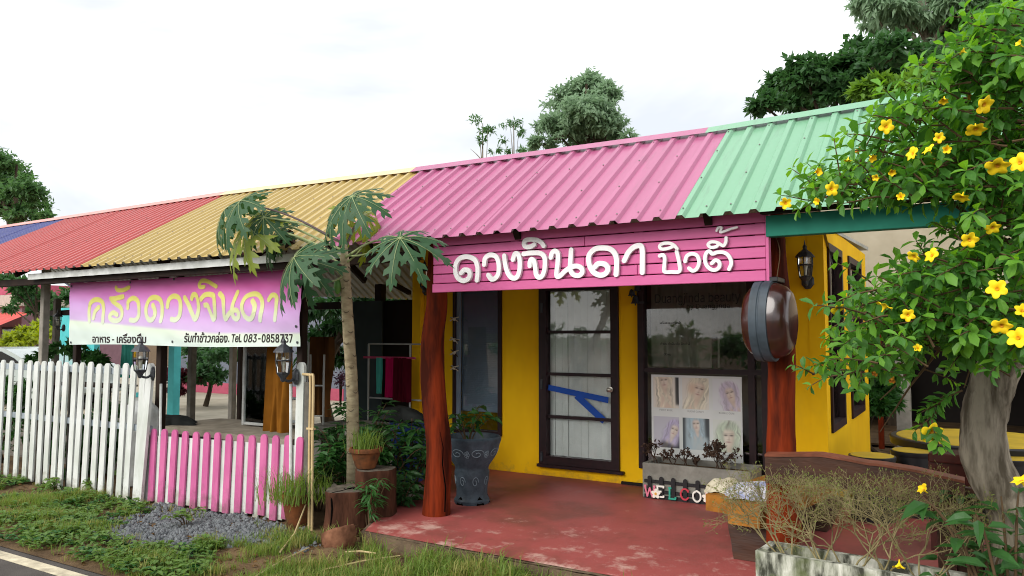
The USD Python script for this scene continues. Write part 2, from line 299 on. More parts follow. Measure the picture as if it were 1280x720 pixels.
mat('tape_blue', '#1450b4', 0.5, spec=0.3); mat('knob', '#b9b4a8', 0.3, metal=0.8)
mat('curtain', '#a09a90', 0.9, col2='#8a847a', scale=5, spec=0.05)
mat('poster_white', '#dfe1de', 0.5, col2='#d4d7d4', scale=3, spec=0.25)
for nm, h in (('skin_a', '#d8c8b8'), ('skin_b', '#dfd4c6'), ('hair_lilac', '#c3bacb'), ('hair_cream', '#ddd5c0'), ('hair_blue', '#a9bac2'), ('hair_black', '#3b3d40'), ('hair_mint', '#b9c6b4'), ('pic_pale', '#ddd3c6'), ('pic_grey', '#b9bcbc'), ('ink', '#35302e'), ('ink_grey', '#9a9b9a'), ('lip', '#b08a80'), ('peach', '#dcbca6')):
    mat(nm, h, 0.55, var=0.06, spec=0.2)
mat('win_ink', '#131011', 0.6)
mat('w_pink', '#e07a92', 0.5); mat('w_white', '#ece8df', 0.5); mat('w_teal', '#2f9d86', 0.5); mat('w_red', '#c23848', 0.5); mat('petal_white', '#efe6d8', 0.6); mat('petal_core', '#e0a040', 0.6)
mat('table_yellow', '#cfae22', 0.55, col2='#b89a1c', scale=5, spec=0.3)
mat('house_pink', '#8a6a72', 0.9, spec=0.1); mat('house_grey', '#6f737e', 0.9, col2='#666a74', scale=1.5, spec=0.1); mat('house_pinkbase', '#b0566a', 0.9, spec=0.1); mat('house_cream', '#b5a79c', 0.9, spec=0.1)
mat('awning_red', '#cf5a52', 0.5, col2='#bd4f48', scale=3, spec=0.3)
mat('car_paint', '#aab4b0', 0.25, var=0.04, spec=0.5, coat=0.6); mat('tyre', '#18181a', 0.9); mat('car_glass', '#1a2022', 0.08, spec=0.6)
mat('pipe_cream', '#c9b184', 0.5, col2='#bba276', scale=4)
mat('petal_yellow', '#f3d624', 0.65, col2='#eac414', scale=60, spec=0.2, lo=0.3, hi=0.7); mat('throat_orange', '#dc9a14', 0.6); mat('flower_old', '#d08a1c', 0.7, col2='#b06a18', scale=40)
mat('purple_bloom', '#b07a98', 0.8, island=0.3); mat('shell', '#cfc3b0', 0.6)
mat('lamp_bulb', '#e0dccb', 0.3)
leafmat('leaf_papaya', '#2f5230', '#43683c', '#4c7438', trans=0.22, rough=0.55); leafmat('leaf_papaya_yellow', '#7e8f34', '#94a03a', '#8a8a3a', trans=0.4)
leafmat('leaf_alla', '#47792f', '#74a644', '#9cc850', trans=0.38, rough=0.5); leafmat('leaf_alla_young', '#6a9f38', '#8cc048', '#9fce5a', trans=0.45)
leafmat('leaf_dark', '#365a30', '#557c44', '#749c50', trans=0.36); leafmat('leaf_mango', '#2c4f2a', '#4a7340', '#6a9350', trans=0.3, rough=0.3)
leafmat('leaf_tree', '#4c7040', '#70924e', '#8aaa58', trans=0.42); leafmat('leaf_euca', '#7c9676', '#a8b892', '#b8c49a', trans=0.45); leafmat('leaf_bright', '#5c8030', '#80a83c', '#9abf4a', trans=0.4); leafmat('leaf_yellowgreen', '#8a9a2c', '#b0b83c', '#c2c24a', trans=0.4)
leafmat('leaf_red', '#4d1f22', '#6f2d2c', '#55603a', trans=0.3); leafmat('leaf_plant', '#35602c', '#5f8f48', '#86b060', trans=0.3); leafmat('grass_blade', '#6b8438', '#a0ae56', '#bcb078', trans=0.4, rough=0.6); leafmat('grass_dry', '#8a8a4a', '#b3a468', '#c4b684', trans=0.3, rough=0.7)
leafmat('leaf_weed', '#5f7d3a', '#93a854', '#b4b468', trans=0.35); leafmat('leaf_bare', '#6f7a3c', '#8a9048', '#9aa05a', trans=0.3)

# glass: a clear pane that reflects by its angle
usdkit.material(stage, LK + '/glass', {'f': ('fresnel', {'IOR': 1.55}), 't': ('transparent_bsdf', {'color': (0.95, 0.97, 0.97)}), 'g': ('glossy_bsdf', {'roughness': 0.02, 'color': (0.95, 0.95, 0.95)}), 'm': ('mix_closure', {})},
                [('f.fac', 'm.fac'), ('t.BSDF', 'm.closure1'), ('g.BSDF', 'm.closure2')], surface='m.closure'); MATS['glass'] = LK + '/glass'
# banner: printed from magenta through lavender to pale mint, by height on the cloth
BZ0, BZ1 = 1.50, 2.23
usdkit.material(stage, LK + '/banner_print', {
    'g': ('geometry', {}), 's': ('separate_xyz', {}), 'z': ('map_range', {'from_min': BZ0, 'from_max': BZ1, 'to_min': 0.0, 'to_max': 1.0}), 'x': ('map_range', {'from_min': -9.2, 'from_max': -6.6, 'to_min': 0.22, 'to_max': 0.0, 'clamp': True}),
    'a': ('math', {'math_type': 'subtract', 'use_clamp': True}),
    'r': ('rgb_ramp', {'ramp': [(0, lin('#c8d4cc')), (0.16, lin('#cdd8c4')), (0.2, lin('#c3a9cf')), (0.45, lin('#c79ad0')), (0.62, lin('#c676b8')), (0.82, lin('#c4559a')), (1, lin('#b04088'))]}),
    'p': ('principled_bsdf', {'roughness': 0.45, 'specular_ior_level': 0.3})},
    [('g.position', 's.vector'), ('s.z', 'z.value'), ('s.x', 'x.value'), ('z.result', 'a.value1'), ('x.result', 'a.value2'), ('a.value', 'r.fac'), ('r.color', 'p.base_color')], surface='p.BSDF'); MATS['banner_print'] = LK + '/banner_print'
usdkit.material(stage, LK + '/banner_letter', {
    'g': ('geometry', {}), 's': ('separate_xyz', {}), 'z': ('map_range', {'from_min': 1.72, 'from_max': 2.15, 'to_min': 0.0, 'to_max': 1.0, 'clamp': True}),
    'r': ('rgb_ramp', {'ramp': [(0, lin('#c9d2c2')), (0.3, lin('#cdd3a0')), (0.6, lin('#ccca70')), (1, lin('#c9b848'))]}), 'p': ('principled_bsdf', {'roughness': 0.5, 'specular_ior_level': 0.3})},
    [('g.position', 's.vector'), ('s.z', 'z.value'), ('z.result', 'r.fac'), ('r.color', 'p.base_color')], surface='p.BSDF'); MATS['banner_letter'] = LK + '/banner_letter'
# red oxide porch floor: worn pale patches, dark damp stains
usdkit.material(stage, LK + '/red_floor', {
    'g': ('geometry', {}), 'n1': ('noise_texture', {'scale': 1.3, 'detail': 6.0, 'roughness': 0.6}), 'n2': ('noise_texture', {'scale': 3.4, 'detail': 8.0, 'roughness': 0.7}), 'n3': ('noise_texture', {'scale': 40.0, 'detail': 3.0}),
    'r1': ('rgb_ramp', {'ramp': [(0, lin('#5d3a33')), (0.40, lin('#7d473f')), (0.55, lin('#9a4d49')), (1, lin('#a85852'))]}),
    's': ('separate_xyz', {}), 'yr': ('map_range', {'from_min': 4.45, 'from_max': 6.4, 'to_min': 0.09, 'to_max': -0.1, 'clamp': True}), 'ad': ('math', {'math_type': 'add'}),
    'r2': ('rgb_ramp', {'ramp': [(0, (0, 0, 0)), (0.57, (0, 0, 0)), (0.69, (0.7, 0.7, 0.7)), (1, (0.9, 0.9, 0.9))]}),
    'm': ('mix_color', {'b': lin('#c9a99c')}), 'b': ('bump', {'strength': 0.25, 'distance': 0.006}), 'p': ('principled_bsdf', {'roughness': 0.55, 'specular_ior_level': 0.3})},
    [('g.position', 'n1.vector'), ('g.position', 'n2.vector'), ('g.position', 'n3.vector'), ('n1.fac', 'r1.fac'), ('g.position', 's.vector'), ('s.y', 'yr.value'), ('n2.fac', 'ad.value1'), ('yr.result', 'ad.value2'), ('ad.value', 'r2.fac'),
     ('r2.color', 'm.fac'), ('r1.color', 'm.a'), ('m.result', 'p.base_color'), ('n3.fac', 'b.height'), ('b.normal', 'p.normal')], surface='p.BSDF'); MATS['red_floor'] = LK + '/red_floor'
# mossy trough concrete: white with black streaks running down and green at the rim
usdkit.material(stage, LK + '/mossy_concrete', {
    'g': ('geometry', {}), 'mp': ('mapping', {'scale': (9, 9, 2.2)}), 'n1': ('noise_texture', {'scale': 1.0, 'detail': 7.0, 'roughness': 0.65}), 'n2': ('noise_texture', {'scale': 7.0, 'detail': 4.0}),
    'r1': ('rgb_ramp', {'ramp': [(0, lin('#24251f')), (0.42, lin('#3e3f36')), (0.52, lin('#a5a698')), (0.62, lin('#d2d1c6')), (1, lin('#dad9d0'))]}),
    'r2': ('rgb_ramp', {'ramp': [(0, (0, 0, 0)), (0.5, (0, 0, 0)), (0.68, (0.7, 0.7, 0.7)), (1, (0.8, 0.8, 0.8))]}), 'm': ('mix_color', {'b': lin('#5f6840')}),
    'b': ('bump', {'strength': 0.5, 'distance': 0.006}), 'p': ('principled_bsdf', {'roughness': 0.9, 'specular_ior_level': 0.15})},
    [('g.position', 'mp.vector'), ('mp.vector', 'n1.vector'), ('g.position', 'n2.vector'), ('n1.fac', 'r1.fac'), ('n2.fac', 'r2.fac'), ('r2.color', 'm.fac'), ('r1.color', 'm.a'), ('m.result', 'p.base_color'), ('n2.fac', 'b.height'), ('b.normal', 'p.normal')], surface='p.BSDF'); MATS['mossy_concrete'] = LK + '/mossy_concrete'
usdkit.material(stage, LK + '/photo_print', {'a': ('attribute', {'attribute': 'print_tone'}), 'p': ('principled_bsdf', {'roughness': 0.5, 'specular_ior_level': 0.25})}, [('a.color', 'p.base_color')], surface='p.BSDF'); MATS['photo_print'] = LK + '/photo_print'
# ------------------------------------------------------------------ ground, road, courtyard
def grid_sheet(x0, x1, y0, y1, nx, ny, zf):
    X, Y = np.meshgrid(np.linspace(x0, x1, nx), np.linspace(y0, y1, ny), indexing='ij'); V = np.stack([X.ravel(), Y.ravel(), zf(X.ravel(), Y.ravel())], 1)
    i, j = np.meshgrid(np.arange(nx - 1), np.arange(ny - 1), indexing='ij'); a = (i * ny + j).ravel()
    q = np.stack([a, a + ny, a + ny + 1, a + 1], 1); return V, np.vstack([q[:, [0, 1, 2]], q[:, [0, 2, 3]]])
def verge_z(X, Y):
    p = np.stack([X, Y, 0 * X], -1)
    w = np.clip((Y - 3.1) / 0.3, 0, 1) * np.clip((5.0 - Y) / 0.4, 0, 1)
    return w * (0.06 * (meshkit.fbm(p * 1.7, 3, 3) - 0.5) + 0.05 * (meshkit.fbm(p * 9, 2, 5) - 0.5)) + 0.012 * w
def verge_pt(x, y): return float(verge_z(np.array([float(x)]), np.array([float(y)]))[0])
v, f = grid_sheet(-600, 600, -300, 900, 40, 40, lambda X, Y: 0 * X - 0.03); solo('ground', (v, f), 'soil', kind='structure')
solo('verge', grid_sheet(-16, 3.5, 3.06, 5.4, 260, 60, verge_z), 'soil', kind='structure')
solo('road', bx(-120, 120, -3.6, 3.11, -0.05, -0.006), 'asphalt', kind='structure')
solo('road_edge_line', bx(-120, 120, 2.90, 3.0, -0.0055, -0.002), 'road_paint', kind='structure')
solo('courtyard', bx(-40, -5.7, 5.4, 24, -0.06, -0.004), 'courtyard', kind='structure')
solo('side_yard', bx(-1.0, 14, 5.6, 30, -0.06, -0.006), 'courtyard', kind='structure')
sl = Polygon([(-4.05, 4.47), (-2.6, 4.44), (-1.0, 4.45), (0.55, 4.43), (0.55, 7.25), (-5.6, 7.25), (-4.75, 5.9)])
v, f = arr(trimesh.creation.extrude_polygon(sl.buffer(-0.015).buffer(0.015), 0.2, engine='earcut')); v, f = dense((v, f), 0.12)
d = meshkit.fbm(v * 5, 3, 9) - 0.5; edge = np.clip((4.75 - v[:, 1]) / 0.3, 0, 1)
v = v + np.array([0, 0, -0.08]); v[:, 1] += d * 0.05 * edge; v[:, 2] -= (v[:, 2] > 0.1) * edge ** 3 * 0.012 * (1 + 2 * d)
solo('porch_edge', (v - np.array([0, 0, 0.003]), f), 'slab_edge', kind='structure')
top = Polygon([(-4.03, 4.50), (-2.6, 4.475), (-1.0, 4.485), (0.53, 4.46), (0.53, 7.2), (-5.5, 7.2), (-4.72, 5.92)])
v, f = arr(trimesh.creation.triangulate_polygon(top, engine='earcut')) if False else (lambda q: (np.c_[q[0], np.zeros(len(q[0]))], q[1]))(trimesh.creation.triangulate_polygon(top, engine='earcut'))
v, f = dense((v, f), 0.1); e = np.clip((4.75 - v[:, 1]) / 0.3, 0, 1); d = meshkit.fbm(np.c_[v[:, :2], 0 * v[:, 0]] * 5 + 0, 3, 9) - 0.5
v[:, 1] += d * 0.05 * e; v[:, 2] = 0.123 - e ** 3 * 0.012 * (1 + 2 * d); solo('porch_floor', (v, f), 'red_floor', kind='structure')

# ------------------------------------------------------------------ the shop house with its long roof
WY = 7.2
house = thing('shop_house', 'long single-storey shop with yellow walls under a roof striped blue, red, yellow, pink and green', 'building', (-4, 7.2, 0))
def ridge(X): return np.interp(X, [-16, -13.2, -8.5, -4.85, -1.8, 0.5], [7.1, 7.0, 6.75, 6.12, 6.07, 6.05]), np.interp(X, [-16, -13.2, -8.5, -4.85, -1.8, 0.5], [3.60, 3.58, 3.53, 3.31, 3.275, 3.33])
EY, EZ = 4.72, 2.365
PIT, RH = 0.155, 0.024
def sheet_pts(x0, x1):
    xs, hs = [], []; k0 = math.floor(x0 / PIT)
    for k in range(k0, int(x1 / PIT) + 2):
        for a, h in ((0.0, 0), (0.088, 0), (0.104, RH), (0.139, RH)):
            x = k * PIT + a
            if x0 - 1e-6 <= x <= x1 + 1e-6: xs.append(x); hs.append(h)
    return np.array(xs), np.array(hs)
BACKDROP, BACKRUN = 1.02, 1.55
def slope_sheet(x0, x1, s0, s1, front=True, off=0.0, flat=None):
    xs, hs = sheet_pts(x0, x1)
    if flat is not None: xs = np.linspace(x0, x1, 6); hs = np.full(6, flat)
    ry, rz = ridge(xs); e = np.stack([xs, np.full_like(xs, EY), np.full_like(xs, EZ)], 1) if front else np.stack([xs, ry + BACKRUN, rz - BACKDROP], 1)
    r = np.stack([xs, ry, rz], 1); sg = -1 if front else 1
    nn = np.stack([0 * xs, sg * np.abs(rz - e[:, 2]), np.abs(ry - e[:, 1])], 1); nn /= np.linalg.norm(nn, axis=1, keepdims=True)
    a = e + (r - e) * s0 + nn * (hs + off)[:, None]; b = e + (r - e) * s1 + nn * (hs + off)[:, None]; n = len(xs)
    i = np.arange(n - 1); q = np.stack([i, i + 1, n + i + 1, n + i], 1)
    if not front: q = q[:, ::-1]
    return np.vstack([a, b]), np.vstack([q[:, [0, 1, 2]], q[:, [0, 2, 3]]])
SECT = [('green', -7 * PIT, 0.35), ('green', -1.78, -7 * PIT), ('pink', -4.83, -1.78), ('yellow', -36 * PIT, -4.83), ('yellow', -8.55, -36 * PIT), ('red', -12.75, -8.55), ('blue', -15.8, -12.75)]
screws = []; NSH = 0
for colr, a, b in SECT:
    BACKDROP, BACKRUN = (.45, 1.55) if b > 0 else ((1.32, 2.02) if b < -5 else (1.02, 1.55))
    n = max(1, round((b - a) / (PIT * 5)))
    cuts = np.round(np.linspace(a, b, n + 1) / PIT) * PIT
    for k in range(n):
        NSH += 1
        for fr in (True, False):
            part(house, 'roof_sheet', slope_sheet(cuts[k], cuts[k + 1] + (0.104 if fr else 0), 0, 1, fr, 0.0012 * (NSH % 3)), 'roof_' + colr, label=f'{colr} corrugated roof sheet' )
    capm = {'red': 'ridge_red', 'yellow': 'ridge_yellow', 'blue': 'ridge_red', 'pink': 'roof_pink', 'green': 'roof_green'}[colr]
    cv = cat([slope_sheet(a, b, 0.925, 1.0, True, 0.004, RH + 0.006), slope_sheet(a, b, 0.925, 1.0, False, 0.004, RH + 0.006)])
    part(house, 'ridge_cap', cv, capm)
    for k in range(int(np.ceil(a / PIT)), int(b / PIT)):
        x = k * PIT + 0.121; ry, rz = ridge(x)
        for s in ((0.06, 0.36, 0.66, 0.9) if k % 2 else (0.06,)):
            p = np.array([x, EY + (ry - EY) * s, EZ + (rz - EZ) * s]) + np.array([0, -0.56, 0.83]) * (RH + 0.004)
            screws.append(lathe([(0.006, -0.003), (0.006, 0.002), (0.003, 0.005)], 6, p))
part(house, 'roof_screws', cat(screws), 'screw', kind='stuff')
for a, b in ((-15.8, -9.6), (-9.6, -5.58), (-5.58, -1.06), (-1.04, 0.35)):
    BACKDROP, BACKRUN = (.45, 1.55) if b > 0 else ((1.32, 2.02) if b < -5 else (1.02, 1.55))
    for fr in (True, False): part(house, 'roof_underside', slope_sheet(a, b, 0.004, 0.99, fr, -0.004), 'galvanised')
part(house, 'eave_strip', bx(-9.7, -4.55, 4.80, 4.81, 2.275, 2.345), 'white_metal')
part(house, 'eave_beam', bx(-15.6, -3.85, 4.86, 4.93, 2.22, 2.30, 0.004), 'dark_wood'); part(house, 'eave_beam', bx(-15.6, -5.7, 7.95, 8.02, 1.98, 2.08), 'dark_wood')
part(house, 'teal_eave_beam', bx(-1.085, 0.33, 4.885, 4.965, 2.232, 2.365, 0.003), 'teal_beam')
part(house, 'eave_purlin', bx(-1.1, 0.34, 4.80, 4.86, 2.366, 2.39), 'dark_wood')
for X in np.arange(-14.5, -1.2, 1.45):
    ry, rz = ridge(X); part(house, 'rafter', bar((X, EY + 0.15, EZ - 0.0), (X, ry, rz - 0.1), 0.05, 0.08), 'dark_wood'); part(house, 'rafter', bar((X, ry, rz - 0.1), (X, ry + 1.5, rz - 1.09), 0.05, 0.08), 'dark_wood')
# walls
def frame(x0, x1, z0, z1, w, y0, y1): return poly_extrude(sbox(x0, z0, x1, z1).difference(sbox(x0 + w, z0 + w, x1 - w, z1 - w)), y0, y1)
LW = (-5.13, -4.47, 0.5, 2.2); DR = (-3.99, -3.07, 0.25, 2.17); SW = (-2.86, -1.60, 0.30, 2.2)
wall = sbox(-5.62, 0.05, -1.11, 2.62)
for h in (LW, DR, SW): wall = wall.difference(sbox(h[0] + 0.02, h[2] + 0.02, h[1] - 0.02, h[3] - 0.02))
part(house, 'front_wall', poly_extrude(wall, WY, WY + 0.13), 'yellow_wall')
sw = sbox(7.33, 0.05, 10.4, 2.62)
SWIN = [(7.42, 8.28, 0.73, 2.46), (8.78, 9.85, 0.73, 2.46)]
for h in SWIN: sw = sw.difference(sbox(h[0] + 0.02, h[2] + 0.02, h[1] - 0.02, h[3] - 0.02))
def to_x(m, X): v, f = arr(m); return np.stack([X - (v[:, 1]), v[:, 0], v[:, 2]], 1), f
part(house, 'side_wall', to_x(poly_extrude(sw, 0.0, 0.13), -1.11), 'yellow_wall')
part(house, 'corner_trim', bx(-1.24, -1.105, 7.195, 7.2005, 0.05, 2.6), 'yellow_wall')
for h in SWIN:
    w = part(house, 'side_window', to_x(frame(h[0], h[1], h[2], h[3], 0.07, -0.02, 0.08), -1.11), 'dark_frame')
    part(w, 'pane', to_x(poly_extrude(sbox(h[0] + 0.06, h[2] + 0.06, h[1] - 0.06, h[3] - 0.06), 0.03, 0.036), -1.11), 'glass'); part(w, 'transom', to_x(poly_extrude(sbox(h[0] + 0.06, 1.85, h[1] - 0.06, 1.91), -0.01, 0.05), -1.11), 'dark_frame')
    part(w, 'curtain', to_x(poly_extrude(sbox(h[0] + 0.08, 1.92, h[1] - 0.08, h[3] - 0.08), 0.085, 0.09), -1.11), 'curtain')
part(house, 'left_wall', bx(-5.62, -5.50, 7.33, 10.4, 0.05, 2.62), 'yellow_wall'); part(house, 'rear_wall', bx(-5.5, -1.25, 10.3, 10.4, 0.05, 2.62), 'interior_wall')
part(house, 'ceiling', bx(-5.5, -1.25, 7.33, 10.3, 2.5, 2.56), 'interior_wall'); part(house, 'shop_floor', bx(-5.5, -1.25, 7.33, 10.3, 0.0, 0.15), 'interior_dark')
part(house, 'rear_roof', hull([(-5.7, 7.75, 2.60), (-1.1, 7.75, 2.60), (-5.7, 10.7, 2.45 + .25), (-1.1, 10.7, 2.45 + .25), (-5.7, 7.75, 2.63), (-1.1, 7.75, 2.63), (-5.7, 10.7, 2.74), (-1.1, 10.7, 2.74)]), 'galvanised')
part(house, 'skirting', bx(-3.05, -1.1, 7.17, 7.199, 0.12, 0.15), 'interior_dark')
# left window with a blind
w = part(house, 'window', frame(*LW[:2], *LW[2:], 0.045, WY - 0.025, WY + 0.09), 'dark_frame', label='tall narrow window with a grey venetian blind')
part(w, 'pane', bx(LW[0] + .04, LW[1] - .04, WY + .03, WY + .036, LW[2] + .04, LW[3] - .04), 'glass')
sl_ = [bar((LW[0] + .06, WY + .075, z), (LW[1] - .05, WY + .075, z), 0.024, 0.0025, (0, -1, 0.45)) for z in np.arange(0.78, 2.12, 0.021)]
part(w, 'blind_slats', cat(sl_), 'blind_grey', kind='stuff'); part(w, 'blind_rail', bx(LW[0] + .06, LW[1] - .05, WY + .06, WY + .09, .745, .77), 'blind_grey')
part(w, 'mullion', bx(LW[0] + .045, LW[0] + .085, WY - 0.01, WY + .028, LW[2] + .045, LW[3] - .045), 'blind_grey')
part(w, 'wall_plate', bx(-4.60, -4.53, WY + .12, WY + .13, .56, .72), 'poster_white')
# door
d = part(house, 'door', frame(DR[0], DR[1], DR[2], DR[3], 0.085, WY - 0.03, WY + 0.09), 'dark_frame', label='dark framed door with four panes over white strip blinds')
px0, px1 = DR[0] + .085, DR[1] - .085
zr = [atY(725, y, WY)[2] for y in (415, 468.5, 523)]
for z in zr: part(d, 'glazing_bar', bx(px0, px1, WY + 0.0, WY + .05, z - .016, z + .016), 'dark_frame')
zs = [DR[3] - .085] + zr + [DR[2] + .085]
for a, b in zip(zs[:-1], zs[1:]): part(d, 'pane', bx(px0, px1, WY + .025, WY + .031, b + (.016 if b in zr else 0), a - (.016 if a in zr else 0)), 'glass')
r2 = np.random.default_rng(3); n = 10; xs = np.linspace(px0, px1, n + 1)
for k in range(n):
    a = r2.uniform(-0.75, 0.75) * (1.0 if k > 5 else 0.5); xc = (xs[k] + xs[k + 1]) / 2; hw = 0.0385; tl = r2.uniform(-.006, .006)
    dx, dy = hw * math.cos(a), hw * math.sin(a)
    V = np.array([(xc + s * dx + t * tl, WY + .062 + s * dy, z) for t, z in ((0, zs[0]), (1, zs[-1])) for s in (-1, 1)]); V = np.vstack([V, V + [0, .002, 0]])
    part(d, 'blind_strip', hull(V), 'blind_white')
L_ = [atY(x, y, WY + .05) for x, y in ((687, 484), (762, 500), (722, 494), (757, 526))]
part(d, 'blue_tape', poly_extrude(unary_union([LineString([(L_[0][0], L_[0][2]), (L_[1][0], L_[1][2])]).buffer(.03, cap_style=2), LineString([(L_[2][0], L_[2][2]), (L_[3][0], L_[3][2])]).buffer(.035, cap_style=2)]).intersection(sbox(px0, 0, px1, 3)), WY + .016, WY + .019), 'tape_blue')
kp = atY(763, 487, WY - .03); hd = part(d, 'handle', move(rotz(lathe([(.028, 0), (.028, .006), (.01, .01), (.01, .03), (.022, .036), (.024, .05), (.012, .058)], 14), 0), (0, 0, 0)) and (lambda m: (np.stack([m[0][:, 0] + kp[0], WY - .03 - m[0][:, 2], m[0][:, 1] + kp[2]], 1), m[1]))(lathe([(.028, 0), (.028, .006), (.01, .01), (.01, .03), (.022, .036), (.024, .05), (.012, .058)], 14)), 'knob', smooth=40)
for y in (385, 480, 570): p = atY(679, y, WY); part(d, 'hinge', bx(p[0] - .012, p[0] + .012, WY - .042, WY - .03, p[2] - .05, p[2] + .05), 'iron')
part(house, 'door_sill', bx(DR[0] - .02, DR[1] + .05, WY - .05, WY - .001, DR[2] - .035, DR[2] - .002, .004), 'dark_frame')
# shop window
w = part(house, 'shop_window', frame(*SW[:2], *SW[2:], 0.06, WY - 0.03, WY + 0.09), 'dark_frame', label='wide dark framed shop window with poster and lettering')
tz = atY(870, 464, WY)[2]; mx = atY(940, 500, WY)[0]
part(w, 'transom', bx(SW[0] + .06, SW[1] - .06, WY - .02, WY + .06, tz - .022, tz + .022), 'dark_frame')
part(w, 'mullion', bx(mx - .03, mx + .03, WY - .015, WY + .055, SW[2] + .06, tz - .022), 'dark_frame'); part(w, 'mullion', bx(mx - .03, mx + .03, WY - .015, WY + .055, tz + .022, SW[3] - .06), 'dark_frame')
for a, b in ((SW[0] + .06, mx - .03), (mx + .03, SW[1] - .06)):
    for c, e in ((SW[2] + .06, tz - .022), (tz + .022, SW[3] - .06)): part(w, 'pane', bx(a, b, WY + .02, WY + .026, c, e), 'glass')
def drape(x0, x1, z0, z1, y, amp=.03, wl=.11, seed=0, nx=60, nz=8, flare=0.0):
    u = np.linspace(0, 1, nx); t = np.linspace(0, 1, nz); U, T = np.meshgrid(u, t, indexing='ij'); ph = 2.2 * meshkit.noise(np.stack([U * 6, T * .8, 0 * U + seed], -1), seed)
    xm = (x0 + x1) / 2; X = xm + (x0 + (x1 - x0) * U - xm) * (1 + flare * T); Y = y + amp * np.sin(2 * math.pi * U * (x1 - x0) / wl + ph * 3) * (0.5 + 0.5 * T); Z = z1 + (z0 - z1) * T
    V = np.stack([X, Y, Z], -1).reshape(-1, 3); i, j = np.meshgrid(np.arange(nx - 1), np.arange(nz - 1), indexing='ij'); a = (i * nz + j).ravel(); q = np.stack([a, a + 1, a + nz + 1, a + nz], 1)
    return V, np.vstack([q[:, [0, 1, 2]], q[:, [0, 2, 3]]])
part(w, 'curtain', drape(SW[0] + .08, -2.05, tz + .03, SW[3] - .05, WY + .16, .02, .13, 3), 'curtain', smooth=True)
part(w, 'curtain', drape(-2.05, SW[1] - .05, 1.62, SW[3] - .05, WY + .17, .015, .12, 5), 'curtain', smooth=True)
part(w, 'dark_board', bx(-2.18, -1.74, WY + .15, WY + .155, tz + .03, tz + .33), 'interior_dark')
def on_plane(shape, Y, th, x, z): return poly_extrude(affinity.translate(shape, x, z), Y - th, Y)
p = atY(818, 379, WY + .02); part(w, 'lettering', on_plane(affinity.scale(font_shape('Duangjinda beauty', .075), .92, 1.15, origin=(0, 0)), WY + .0195, .0006, p[0], p[2]), 'win_ink')
p = atY(858, 386, WY + .02); part(w, 'lettering', on_plane(font_shape('by Duangjinda', .045), WY + .0195, .0006, p[0], p[2]), 'win_ink')
for (x, y), s in zip(((821, 405), (822, 431), (826, 444)), ('• เสริมสวย แต่งหน้า', '• ทำผม ทำเล็บ ดัด ยืด ทำสี', 'ตัดผม')):
    p = atY(x, y, WY + .02); part(w, 'lettering', on_plane(font_shape(s.replace('• ', ''), .022, True), WY + .0195, .0006, p[0] + .03, p[2]), 'win_ink')
# pillars of bare tree trunk
def trunk(path, r, seed, n=28, amp=.026):
    p = smooth_path(path, 8); rr = np.interp(np.linspace(0, 1, len(p)), np.linspace(0, 1, len(r)), r); v, f = tube(p, rr, n)
    d = meshkit.fbm(v * np.array([5, 5, 1.6]) + seed, 3, seed) - .5; c = np.array([p[np.argmin(np.abs(p[:, 2] - z))] for z in v[:, 2]]); o = v - c; o[:, 2] = 0; o /= np.linalg.norm(o, axis=1, keepdims=True) + 1e-9
    return v + o * d[:, None] * 2 * amp, f
b0 = atZ(555, 640, .12); PY = 5.2
pl = part(house, 'tree_trunk_pillar', trunk([(b0[0], PY, .11)] + [tuple(atY(x, y, PY)) for x, y in ((549, 560), (543, 490), (541, 430), (546, 375))] + [(atY(546, 375, PY)[0], PY, 2.6)], [.118, .108, .104, .098, .086, .08, .075], 3), 'trunk_red', smooth=50)
part(pl, 'crack', tube([tuple(atY(x, y, PY - .108)) for x, y in ((556, 640), (557, 610), (553, 580), (554, 560), (550, 540))], [.006, .007, .005, .004, .002], 5), 'stump_crack')
PRX = atY(975, 500, 5.15)[0]
pr_ = part(house, 'tree_trunk_pillar', trunk([(PRX - .01, 5.15, .11), (PRX, 5.15, .5), (PRX + .0, 5.15, 1.0), (PRX + .01, 5.15, 1.5), (PRX - .02, 5.15, 2.0), (PRX - .03, 5.15, 2.6)], [.1, .09, .085, .09, .075, .065], 8), 'trunk_red', smooth=50)
# restaurant posts
def post(px, Y, w, m, z1=2.5, z0=0.0): p = atY(px, 420, Y); return part(house, 'post', bx(p[0] - w / 2, p[0] + w / 2, Y - w / 2, Y + w / 2, z0, z1, .006), m)
post(55, 5.25, .085, 'pale_post', 2.5); post(70, 7.9, .1, 'grey_post', 2.3); post(97, 5.25, .07, 'dark_wood', 2.5); post(203, 5.25, .085, 'dark_wood', 2.5); post(378, 5.25, .075, 'dark_wood', 2.5)
post(241, 8.0, .1, 'grey_post', 2.25); post(292, 7.7, .085, 'pale_post', 2.3); post(302, 7.2, .07, 'dark_wood', 2.3); post(475, 7.9, .11, 'dark_wood', 2.3)
part(house, 'strut', bar(atY(486, 352, 7.0), atY(512, 366, 7.5), .05, .05), 'dark_wood')
part(house, 'corner_post', bx(-5.68, -5.56, 7.12, 7.19, .05, 2.5), 'yellow_wall')

